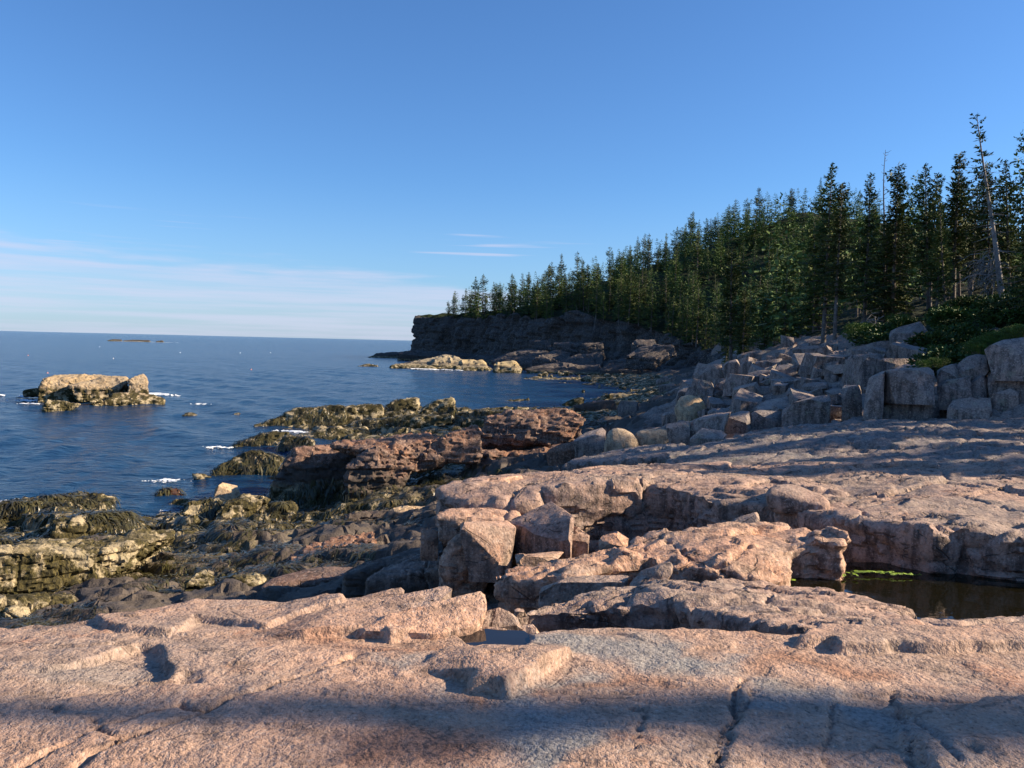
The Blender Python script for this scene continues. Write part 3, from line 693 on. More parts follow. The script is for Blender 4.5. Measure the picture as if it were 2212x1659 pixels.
# ------------------------------------------------------------------ the near ledges
LW = dict(dip=(.10, -.10))
ledge('granite_ledge', [('7', 1080, 668, 5.0), ('7', 1250, 662, 4.98), ('7', 1600, 650, 5.02), ('7', 1850, 610, 5.06), ('7', 2120, 600, 5.1), ('8', 100, 660, 5.12), ('8', 300, 700, 5.2), ('8', 600, 760, 5.28), ('8', 1000, 790, 5.33), ('8', 1400, 808, 5.34), ('8', 1850, 790, 5.33), ('8', 2212, 760, 5.3), ('8', 2700, 760, 5.3),
      ('8', 2700, 700, 5.1), ('8', 2212, 712, 5.05), ('8', 1840, 728, 5.02), ('8', 1540, 690, 4.95), ('8', 1130, 575, 4.82), ('8', 900, 520, 4.78), ('8', 660, 512, 4.76), ('8', 540, 472, 4.77), ('8', 0, 445, 4.86), ('7', 1990, 470, 4.9), ('7', 1640, 500, 4.93), ('7', 1500, 545, 4.95), ('7', 1240, 602, 4.95)],
      [('8', 200, 560, 5.10), ('8', 480, 590, 5.02), ('8', 800, 620, 5.12), ('8', 1100, 700, 5.12), ('8', 1500, 750, 5.18), ('7', 1700, 560, 5.06), ('7', 2050, 520, 5.08)], 4.1, M['ledge'], .028, seed=5,
      label='low pink granite ledge between the front shelf and the green rimmed tide pool', w=LW, flare=-.10)
ledge('granite_ledge', [('5', 955, 1275, 4.74), ('5', 1100, 1302, 4.74), ('5', 1450, 1292, 4.8), ('5', 1690, 1212, 4.85), ('5', 1960, 1172, 4.88), ('5', 2110, 1232, 4.84), ('8', 150, 392, 4.85), ('8', 440, 432, 4.84), ('8', 580, 452, 4.8), ('8', 700, 442, 4.78), ('8', 715, 260, 4.95), ('8', 870, 210, 5.02), ('8', 1060, 225, 5.03), ('8', 1078, 172, 5.06), ('8', 1000, 150, 5.06),
      ('8', 660, 95, 5.0), ('8', 300, 105, 5.0), ('8', 0, 160, 4.98), ('5', 1990, 1000, 4.95), ('5', 1820, 1060, 4.9), ('5', 1700, 1100, 4.88), ('5', 1350, 1180, 4.8), ('5', 1100, 1212, 4.75), ('5', 1000, 1255, 4.74)],
      [('5', 1800, 1110, 4.98), ('8', 300, 200, 5.02), ('8', 550, 250, 5.0), ('8', 300, 330, 4.95), ('5', 1500, 1200, 4.86)], 3.5, M['ledge'], .031, seed=8,
      label='tilted pink granite ledge ending in an overhang above green algae', w=LW, flare=-.08)
ledge('granite_ledge', [('5', 600, 745, 4.80), ('5', 612, 790, 4.72), ('5', 830, 832, 4.70), ('5', 1100, 842, 4.72), ('5', 1235, 805, 4.8), ('5', 1245, 735, 4.9), ('5', 1330, 722, 4.95), ('5', 1600, 694, 5.0), ('5', 1900, 682, 5.0), ('5', 2060, 700, 4.98), ('4', 40, 1130, 4.97), ('4', 200, 1200, 4.9), ('4', 270, 1227, 4.88), ('4', 450, 1217, 4.93), ('4', 600, 1262, 4.9), ('4', 700, 1277, 4.92),
      ('4', 950, 1312, 5.0), ('4', 1160, 1337, 5.05), ('4', 1410, 1364, 5.08), ('4', 1640, 1400, 5.1), ('4', 1840, 1372, 5.15), ('4', 2040, 1417, 5.12), ('4', 2212, 1427, 5.12), ('4', 2800, 1450, 5.15), ('4', 2800, 950, 4.95), ('4', 2212, 955, 4.93), ('4', 1600, 955, 4.83), ('4', 1100, 945, 4.72), ('4', 700, 955, 4.65), ('4', 300, 972, 4.55), ('4', 0, 985, 4.55),
      ('5', 1860, 575, 4.52), ('5', 1430, 622, 4.60), ('5', 1130, 627, 4.66), ('5', 790, 662, 4.72)],
      [('4', 600, 1130, 5.04), ('4', 800, 1150, 5.06), ('4', 960, 1210, 4.95), ('4', 1100, 1160, 4.86), ('4', 1500, 1180, 5.08), ('4', 2000, 1200, 5.12), ('4', 300, 1060, 4.95), ('4', 1500, 1050, 4.98), ('4', 900, 1060, 4.86), ('4', 2000, 1060, 5.02), ('5', 1000, 720, 4.86), ('5', 1500, 650, 4.95), ('4', 200, 1120, 5.0), ('4', 1200, 1020, 4.94)], 3.3, M['ledge'], .042, seed=21,
      label='broad sunlit pink granite ledge with a dark wall above the tide pool', w=dict(amp=.035, freq=1.0, bed=.4, bedamp=.02, dip=(.05, -.16), joint=1.7, jdepth=.05, cell=.06, terr=.06, tf=.6), flare=-.05)
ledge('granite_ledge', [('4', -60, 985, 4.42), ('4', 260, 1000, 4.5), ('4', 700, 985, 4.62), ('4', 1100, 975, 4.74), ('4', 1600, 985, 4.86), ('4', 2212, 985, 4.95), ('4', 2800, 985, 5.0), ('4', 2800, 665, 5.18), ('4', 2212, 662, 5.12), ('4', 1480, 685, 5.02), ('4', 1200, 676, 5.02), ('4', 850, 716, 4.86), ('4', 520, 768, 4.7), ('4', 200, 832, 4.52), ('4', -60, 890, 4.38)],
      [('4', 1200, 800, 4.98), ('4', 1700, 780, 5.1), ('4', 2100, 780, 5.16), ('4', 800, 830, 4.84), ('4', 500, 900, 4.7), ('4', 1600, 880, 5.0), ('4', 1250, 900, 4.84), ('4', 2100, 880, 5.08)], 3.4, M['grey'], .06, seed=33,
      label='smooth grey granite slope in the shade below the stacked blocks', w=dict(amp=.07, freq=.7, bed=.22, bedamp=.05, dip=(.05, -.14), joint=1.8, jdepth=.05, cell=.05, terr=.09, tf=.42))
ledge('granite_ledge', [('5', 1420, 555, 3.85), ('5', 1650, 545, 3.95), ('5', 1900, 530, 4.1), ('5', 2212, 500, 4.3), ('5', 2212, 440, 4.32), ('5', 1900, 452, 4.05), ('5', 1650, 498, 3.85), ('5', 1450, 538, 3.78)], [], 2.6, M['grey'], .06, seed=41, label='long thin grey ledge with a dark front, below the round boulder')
for fr, pts, kw in (
    ('7', [(-60, 630), (120, 562, .1), (300, 512, .16), (358, 505, .18), (375, 520, .16), (372, 572), (280, 606), (0, 650)], dict(y=4.95, thick=.20, label='rear thin tilted granite fin on the edge of the shelf')),
    ('7', [(-60, 690), (150, 620, .1), (380, 545, .2), (560, 512, .24), (640, 495, .26), (685, 512, .22), (685, 572, .1), (400, 645), (150, 700)], dict(y=4.70, thick=.22, label='middle tilted granite fin on the edge of the shelf')),
    ('7', [(-100, 770), (350, 690, .1), (560, 640, .2), (700, 575, .3), (870, 525, .36), (898, 550, .34), (905, 640, .2), (830, 740, .1), (775, 806), (612, 838), (560, 800, -.04), (100, 815)], dict(y=4.42, thick=.30, label='largest tilted granite fin beside the small rain pool')),
    ('7', [(812, 775), (840, 690, .1), (930, 648, .15), (990, 635, .15), (1052, 660, .12), (1100, 702, .1), (1130, 762), (1128, 815), (900, 785)], dict(y=4.78, thick=.3, label='lumpy brown rock behind the small rain pool')),
    ('7', [(1130, 815), (1140, 742, .1), (1200, 740, .1), (1245, 790), (1232, 832), (1180, 838)], dict(y=4.75, thick=.25, label='small cracked rock at the end of the rain pool'))):
    hull_rock('granite_fin' if 'fin' in kw['label'] else 'rock', fr, pts, M['ledge'], style='sharp', sink=.12, vox=.013, cat='rock', **kw)

# ------------------------------------------------------------------ boulders and broken blocks on the near ledges
def rocks(rows, mat, **common):
    for row in rows:
        kw = dict(common); kw.update(row[2] if len(row) > 2 else {})
        m = kw.pop('mat', mat); nm = kw.pop('name', 'granite_block')
        hull_rock(nm, row[0], row[1], M[m], **kw)
rocks([('5', [(730, 945), (760, 930, .1), (860, 945, .3), (1040, 925, .5), (1095, 970, .3), (1060, 1100, .1), (985, 1195, -.05), (840, 1185), (805, 1100), (738, 1010)], dict(y=10.1, thick=.6, label='angular granite boulder with a sunlit triangular face', style='sharp', name='boulder')),
       ('5', [(1045, 935, .55), (1180, 880, .6), (1320, 800, .75), (1365, 880, .35), (1440, 880, .3), (1470, 910, .12), (1430, 1070, -.1), (1440, 1100, -.1), (1130, 1120, .3), (1095, 980, .35)], dict(y=10.25, thick=.7, label='pointed granite boulder with a flat dark side, leaning against its neighbour', style='sharp', name='boulder')),
       ('5', [(1090, 1145), (1250, 1130, .3), (1410, 1115, .4), (1370, 1172, .1), (1150, 1215)], dict(y=9.5, thick=.5, label='flat weathered slab lying in front of the pointed boulder')),
       ('5', [(1430, 1045), (1462, 940, .2), (1570, 1020, .1), (1560, 1062), (1450, 1085)], dict(y=10.4, thick=.4, label='small wedge of rock beside the pointed boulder')),
       ('5', [(1620, 1055), (1660, 1002, .1), (1740, 990, .2), (1820, 1040, .1), (1800, 1095), (1640, 1115)], dict(y=9.2, thick=.4, label='blocky lump of rock on the tilted ledge')),
       ('4', [(550, 1140), (620, 1095, .3), (760, 1095, .5), (860, 1180, .3), (980, 1195, .2), (950, 1225), (700, 1235), (580, 1200)], dict(y=10.2, thick=.8, style='round', sink=.12, label='pale smooth slab lying on the broad sunlit ledge')),
       ('4', [(330, 1355), (360, 1320, .1), (500, 1275, .2), (515, 1300, .1), (480, 1345)], dict(y=9.6, thick=.3, label='loose slab in the notch behind the tilted ledge')),
       ('7', [(1245, 560), (1250, 470), (1310, 450, .1), (1500, 432, .2), (1815, 425, .2), (1820, 470), (1500, 560)], dict(y=7.35, thick=.4, label='greenish stained rock step below the tilted ledge')),
       ('7', [(1825, 480), (1900, 400, .1), (2080, 345, .2), (2110, 380, .1), (2050, 440), (1900, 500)], dict(y=7.2, thick=.3, label='jagged green grey rock splinter below the tilted ledge')),
       ('5', [(790, 730), (792, 668, .1), (1130, 632, .4), (1175, 680, .2), (1040, 700), (800, 745)], dict(y=12.2, thick=.9, label='pink slab capping the corner of the broad ledge')),
       ('5', [(490, 1050), (495, 985, .1), (590, 985, .1), (590, 1060), (520, 1065)], dict(y=11.6, thick=.5, label='squared dark rock at the foot of the broad ledge')),
      ], 'ledge', style='block', vox=.03)
# stepped shelves in front of the tall corner of the broad ledge
for k_, (pts, yy) in enumerate((([(600, 900), (640, 870, .2), (900, 860, .4), (1100, 880, .4), (1130, 930, .2), (900, 950), (640, 980)], 10.7), ([(640, 1190), (690, 1060, .1), (780, 1010, .2), (830, 1180), (900, 1240), (760, 1290)], 10.4),
                                ([(150, 1310), (250, 1250, .3), (420, 1180, .6), (600, 1130, .6), (660, 1250), (500, 1340), (200, 1380)], 12.0), ([(0, 1280), (130, 1210, .4), (430, 1110, .9), (590, 1090, .9), (560, 1150), (250, 1250), (60, 1330)], 13.0))):
    hull_rock('granite_block', '5', pts, M['ledge'] if k_ < 2 else M['shore'], y=yy, thick=1.0, style='ledge', vox=.035, label=('low step of rock under the corner of the broad ledge', 'upright rib of rock under the corner of the broad ledge', 'dark broken rock in the gully behind the granite fins', 'shadowed sloping rock on the gully floor below the broad ledge')[k_], cat='rock')

# ------------------------------------------------------------------ tumbled blocks below the trees
G_ = dict(group='blocks tumbled below the spruce trees', label='shaded grey granite block in the tumbled pile below the spruce trees')
named = [
 ('A', [(185, 1150), (230, 1060, .1), (270, 1005, .3), (370, 985, .5), (500, 1020, .5), (590, 1130, .5), (595, 1230, .3), (450, 1275, -.1), (330, 1290, -.2), (220, 1260)], dict(mat='tan', style='block', name='boulder', thick=1.0, label='large tan boulder half in sun among the shaded blocks')),
 ('A', [(345, 930), (690, 870, .7), (860, 880, .6), (865, 1010), (600, 1060), (480, 1010, -.1)], dict(label='tilted slab with a pale blue top behind the large tan boulder')),
 ('A', [(215, 950), (320, 890, .4), (500, 830, .6), (545, 880, .4), (350, 940), (360, 1005), (200, 1005)], dict(label='smaller tilted slab beside the slab with the pale blue top')),
 ('A', [(1320, 1000), (1550, 830, .7), (1610, 880, .6), (1700, 990, .3), (1480, 1020), (1330, 1025)], dict(label='pale slab tipped up on edge among the shaded blocks')),
 ('A', [(85, 1345), (370, 1300, .2), (376, 1530), (350, 1570), (150, 1470)], dict(label='squared grey block butting against the streaked block')),
 ('A', [(372, 1310), (560, 1240, .5), (880, 1192, .6), (808, 1250), (790, 1420), (470, 1420), (370, 1560)], dict(label='block with white streaks running down its sunlit face', thick=1.2)),
 ('A', [(805, 1245), (1000, 1178, .5), (1105, 1178, .4), (1112, 1350), (1000, 1400), (792, 1425)], dict(label='dark faced block next to the white streaked block', thick=1.0)),
 ('A', [(1112, 1200), (1200, 1165, .4), (1380, 1190, .4), (1490, 1190, .5), (1500, 1330), (1300, 1350), (1100, 1378)], dict(label='block with a slanting shadow across its pale face', thick=1.0)),
 ('A', [(375, 1515), (530, 1390, .3), (650, 1408, .4), (760, 1420, .5), (842, 1475, .4), (790, 1522), (600, 1592), (440, 1592)], dict(name='boulder', style='sharp', label='wedge shaped boulder at the foot of the white streaked block', thick=.7)),
 ('5', [(1850, 365), (1880, 336, .2), (2070, 330, .4), (2095, 360, .3), (2080, 400, .1), (1940, 427), (1862, 420)], dict(mat='tan', style='round', label='pale oblong boulder lying beside the round boulder', name='boulder')),
 ('5', [(1655, 440), (1680, 345, .2), (1740, 320, .3), (1835, 350, .3), (1892, 420, .2), (1850, 450), (1770, 478), (1690, 492)], dict(mat='tan', style='round', label='smooth round pale boulder resting on the ledge', name='boulder', thick=1.0)),
 ('5', [(1465, 410), (1540, 360, .4), (1650, 326, .7), (1672, 350, .4), (1652, 480), (1560, 497), (1480, 480)], dict(label='squared grey block touching the round boulder', thick=1.2)),
 ('5', [(1290, 490), (1330, 440, .3), (1470, 420, .5), (1570, 490), (1500, 540), (1300, 545)], dict(mat='block', label='dark low block in front of the round boulder')),
 ('B', [(570, 260), (590, 210, .1), (690, 165, .4), (950, 95, .8), (1040, 200, .7), (1050, 300, .5), (1000, 420, .4), (900, 480, .2), (720, 502, -.2), (640, 480), (590, 380), (830, 240, .0)], dict(name='boulder', label='huge boulder perched at the edge of the trees', style='sharp', y=34)),
 ('B', [(255, 1285), (290, 920), (330, 780, .1), (480, 690, .2), (520, 690, .2), (490, 1060), (415, 1285)], dict(label='tall pillar forming the end of the big shaded wall block', y=23.0, thick=1.6)),
 ('B', [(478, 695), (640, 670, .4), (1060, 650, .5), (1120, 690, .3), (1125, 940), (740, 1060), (470, 1072)], dict(label='big shaded wall block overhanging a dark recess', y=23.0, thick=1.8, sink=.02)),
 ('B', [(440, 1100), (720, 1110), (960, 1000), (1160, 980), (1170, 1080), (1000, 1230), (430, 1275)], dict(label='dark rocks filling the recess under the big wall block', y=23.35, thick=.8)),
 ('B', [(1150, 695), (1250, 640, .3), (1400, 600, .3), (1422, 780), (1170, 822)], dict(label='brown topped block beside the big wall block', y=23.6, thick=1.3)),
 ('B', [(1400, 620), (1510, 520, .3), (1640, 490, .4), (1810, 520, .4), (1812, 660), (1600, 750), (1420, 772)], dict(label='rounded brown block below the low shrubs', y=23.5, thick=1.4)),
 ('B', [(1155, 850), (1200, 815, .2), (1560, 765, .2), (1572, 990), (1190, 1012)], dict(label='long shaded block with a pale square face', y=23.2, thick=1.5)),
 ('B', [(1575, 772), (1760, 740), (1766, 990), (1570, 1002)], dict(label='plain dark block next to the long shaded block', y=23.2, thick=1.5)),
 ('B', [(1180, 1020), (1560, 995), (1780, 1000), (1790, 1040), (1300, 1100), (1230, 1180), (1190, 1180)], dict(label='rubble packed under the long shaded block', y=23.7, thick=.8)),
 ('B', [(1278, 1245), (1290, 1140), (1340, 1050, .3), (1550, 1015, .4), (1810, 1020, .3), (1832, 1262), (1660, 1272)], dict(label='pale chamfered block standing on the grey slope', y=22.5, thick=1.2)),
 ('B', [(1728, 440), (1800, 390, .2), (1960, 320, .5), (2212, 290, .6), (2400, 290, .6), (2400, 600), (1980, 660), (1940, 640), (1850, 540)], dict(label='big pale block topping the wall beneath the bright shrubs', y=22.8, thick=1.8, style='sharp')),
 ('B', [(1765, 720), (1980, 690, .2), (2212, 640, .2), (2400, 620, .2), (2400, 860), (1770, 968)], dict(label='block under the big pale block', y=22.9, thick=1.5)),
 ('B', [(1800, 982), (2120, 885, .2), (2165, 925, .1), (2140, 1000), (2130, 1162), (1850, 1122)], dict(label='cracked pale block with a ragged edge', y=22.6, thick=1.0)),
 ('B', [(1830, 1130), (2120, 1165), (2132, 1275), (1840, 1265)], dict(label='dark block under the cracked pale block', y=22.6, thick=1.0)),
 ('B', [(2140, 950), (2250, 880), (2400, 860), (2400, 1160), (2130, 1165)], dict(label='grey block at the end of the wall beside the cracked pale block', y=22.7, thick=1.2)),
 ('B', [(2135, 1172), (2400, 1172), (2400, 1275), (2130, 1262)], dict(label='low block at the foot of the end of the wall', y=22.5, thick=1.2)),
]
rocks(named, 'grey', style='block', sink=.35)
fill = [('A', q) for q in (
 [(1630, 1085), (1870, 1010, .3), (2070, 980, .4), (2090, 990), (2070, 1330), (1650, 1350), (1500, 1330), (1490, 1170)], [(1210, 1110), (1300, 1060, .4), (1700, 990, .5), (1830, 1000, .4), (1640, 1080), (1480, 1200), (1220, 1155)],
 [(1820, 935), (1980, 925, .3), (2200, 885, .4), (2205, 905), (2060, 970), (1840, 985)], [(1060, 730), (1200, 690, .2), (1300, 680, .3), (1400, 690, .2), (1400, 860), (1270, 870), (1080, 890)], [(1395, 680), (1460, 620, .3), (1690, 620, .4), (1700, 770), (1440, 850), (1410, 850)],
 [(1710, 640), (1980, 610, .3), (1985, 760), (1800, 790), (1715, 780)], [(1985, 620), (2100, 580, .2), (2180, 580, .3), (2190, 700), (1990, 760)], [(640, 450), (700, 380, .3), (790, 290, .5), (870, 240, .6), (1000, 205, .8), (1110, 210, .7), (1085, 340), (1060, 440), (820, 540), (660, 570)],
 [(1100, 250), (1130, 205, .4), (1280, 190, .4), (1290, 300), (1220, 332), (1095, 337)], [(1065, 350), (1220, 330), (1240, 440), (1110, 460), (1060, 440)], [(1220, 290), (1240, 260, .3), (1460, 260, .4), (1490, 400), (1440, 430), (1235, 437)], [(1480, 260, .3), (1640, 290, .3), (1650, 400), (1490, 432)],
 [(940, 500), (1120, 455, .3), (1620, 435, .5), (1620, 530), (1140, 577), (960, 562)], [(770, 600), (960, 550, .2), (980, 590), (990, 750), (820, 790), (770, 680)], [(500, 750), (610, 620, .2), (770, 600, .3), (780, 780), (640, 830), (510, 830)], [(990, 590), (1135, 575), (1140, 700), (1050, 770), (1000, 762)],
 [(1140, 580), (1500, 545, .2), (1500, 610), (1390, 650), (1200, 682), (1150, 670)], [(1680, 340), (1860, 295, .3), (1980, 320, .2), (1990, 375), (1800, 402), (1690, 370)], [(1625, 430), (1720, 390, .2), (1990, 385), (1990, 460), (1800, 502), (1640, 480)], [(1650, 510), (1750, 505), (1760, 612), (1650, 610)],
 [(1765, 500), (1990, 460), (2000, 520), (1800, 572)], [(1995, 420), (2060, 370, .2), (2180, 350, .2), (2190, 460), (2050, 502), (2000, 490)], [(1780, 800), (1980, 775, .2), (1970, 850), (1790, 862)], [(690, 870), (830, 790, .4), (870, 830, .2), (980, 800, .3), (970, 880), (880, 962), (860, 880)],
 [(920, 980), (1000, 900, .2), (1400, 870, .2), (1410, 960), (1190, 1012), (940, 1010)], [(590, 1080), (960, 1030, .2), (980, 1120), (800, 1142), (610, 1120)], [(985, 1040), (1100, 1025), (1110, 1115), (985, 1127)], [(1120, 1010), (1250, 990, .2), (1260, 1080), (1115, 1112)],
 [(690, 1200), (800, 1150), (1000, 1140), (1200, 1115, .3), (1180, 1140), (1000, 1170), (700, 1212)], [(20, 1220), (190, 1160, .2), (200, 1300), (40, 1312)], [(1640, 790), (1780, 800), (1780, 900), (1700, 980), (1640, 900)], [(850, 1030), (1000, 990, .2), (1080, 1000, .2), (1080, 1025), (870, 1040)])]
fill += [('B', q) for q in ([(0, 900), (30, 870, .2), (235, 860, .3), (245, 1270), (0, 1312)], [(350, 400), (400, 340, .2), (570, 325, .3), (630, 470), (450, 487), (355, 470)], [(155, 450), (290, 405, .2), (350, 400, .2), (340, 480), (160, 502)], [(0, 440), (60, 430, .2), (140, 440, .2), (140, 480), (0, 512)],
 [(60, 510), (420, 485, .3), (500, 500, .2), (490, 660), (320, 700), (170, 782), (100, 710)], [(520, 560), (640, 500, .3), (820, 510, .3), (830, 640), (530, 662)], [(0, 550), (60, 560), (95, 700), (0, 742)], [(0, 800), (40, 765, .1), (160, 850), (0, 870)], [(830, 520), (960, 540), (1000, 620), (840, 650)], [(100, 800), (300, 780, .1), (320, 850), (230, 860)])]
fill += [('C', q) for q in ([(1010, 1530), (1060, 1440, .2), (1290, 1450, .3), (1270, 1600), (1060, 1642)], [(1520, 1410), (1790, 1395, .3), (1780, 1450), (1530, 1482)], [(1400, 1420), (1480, 1370, .2), (1590, 1385, .2), (1560, 1452)], [(1490, 1190), (1620, 1130, .3), (1670, 1210), (1500, 1242)],
 [(1510, 1250), (1720, 1225, .3), (1760, 1260), (1540, 1342)], [(1650, 1160), (1730, 1140, .1), (1740, 1200), (1680, 1227)], [(1780, 1110), (1930, 1090, .2), (2000, 1100, .2), (1990, 1172), (1790, 1180)], [(1600, 1350), (1800, 1250, .3), (1850, 1270, .2), (1740, 1340), (1640, 1390)], [(1560, 1600), (1720, 1530, .3), (1800, 1600), (1800, 1659), (1570, 1659)])]
LAND = [(o.location.copy(), o['label'].split(' with ')[0]) for o in COL.objects if o.get('label', '') in {r[2]['label'] for r in named}]
def describe(o):
    dm = o.dimensions; c = Vector(o.location); big = max(dm.x, dm.z)
    size = ('flat' if dm.z < .45*dm.x else 'tall' if dm.z > 1.05*dm.x else 'large' if big > 2.4 else 'small' if big < 1.1 else 'squarish')
    l, nm_ = min(LAND, key=lambda q: (q[0] - c).length); dv = c - l
    rel = ('just behind' if dv.y > abs(dv.x) else 'just in front of' if -dv.y > abs(dv.x) else 'beside')
    if (l - c).length > 6: rel, nm_ = 'high in the pile under the spruces, some way from', nm_
    o['label'] = ' '.join(f'{size} shaded grey block {rel} the {nm_}'.split()[:16])
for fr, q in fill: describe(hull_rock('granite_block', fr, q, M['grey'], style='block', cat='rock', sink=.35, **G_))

# smaller angular rubble wedged between the blocks, from four shared shapes
def rubble_mesh(seed):
    rnd = random.Random(seed); bm = bmesh.new(); sx, sy, sz = rnd.uniform(.8, 1.3), rnd.uniform(.6, 1.0), rnd.uniform(.35, .75)
    for x in (-1, 1):
        for y in (-1, 1):
            for z in (0, 1): bm.verts.new(((x*.5 + rnd.uniform(-.14, .14))*sx, (y*.5 + rnd.uniform(-.14, .14))*sy, (z + rnd.uniform(-.16, .16))*sz))
    r = bmesh.ops.convex_hull(bm, input=bm.verts[:])
    for _ in range(5):
        d = Vector((rnd.uniform(-1, 1), rnd.uniform(-1, 1), rnd.uniform(-.1, 1))).normalized(); ext = max(q.co.dot(d) for q in bm.verts)
        rr_ = bmesh.ops.bisect_plane(bm, geom=bm.verts[:] + bm.edges[:] + bm.faces[:], plane_co=d*(ext - rnd.uniform(.04, .16)), plane_no=d, clear_outer=True)
        ed = [g for g in rr_['geom_cut'] if isinstance(g, bmesh.types.BMEdge)]
        if ed: bmesh.ops.edgeloop_fill(bm, edges=ed)
    bmesh.ops.recalc_face_normals(bm, faces=bm.faces); bmesh.ops.triangulate(bm, faces=bm.faces[:])
    for e in bm.edges: e.smooth = not (len(e.link_faces) == 2 and e.calc_face_angle(0) > .4)
    bmesh.ops.subdivide_edges(bm, edges=bm.edges[:], cuts=3, use_grid_fill=True); me = bpy.data.meshes.new('rubble_block'); bm.to_mesh(me); bm.free()
    co, no = mesh_np(me); co = weather(co, no, seed, amp=.012, freq=2, fine=.004); me.vertices.foreach_set('co', co.astype(np.float32).ravel()); me.materials.append(M['grey']); me.update(); return me
RUB = [rubble_mesh(70 + k) for k in range(6)]; rr2 = random.Random(17)
for k in range(120):
    fr = rr2.choice('AAAB'); x, y = (rr2.uniform(350, 2200), rr2.uniform(420, 1250)) if fr == 'A' else (rr2.uniform(0, 1000), rr2.uniform(480, 950))
    if fr == 'A' and y < 1000 - x*.55 + 0: continue
    p = hit(*uv(fr, x, y))
    if p.y > 58: continue
    o = link('rubble_block', rr2.choice(RUB)); sc = rr2.choice((.5, .7, .9, 1.3))*rr2.uniform(.8, 1.2); o.location = (p.x, p.y, p.z - .12*sc); o.scale = (sc, sc, sc*rr2.uniform(.8, 1.3)); o.rotation_euler = (rr2.uniform(-.35, .35), rr2.uniform(-.35, .35), rr2.uniform(0, 6.28))
    tag(o, ('small' if sc < .8 else 'knee high' if sc < 1.1 else 'waist high') + ' angular grey stone wedged between the tumbled blocks ' + ('at the foot of the pile' if p.y < 30 else 'halfway up the pile' if p.y < 42 else 'at the top of the pile'), 'rock', 'loose stones between the tumbled blocks')

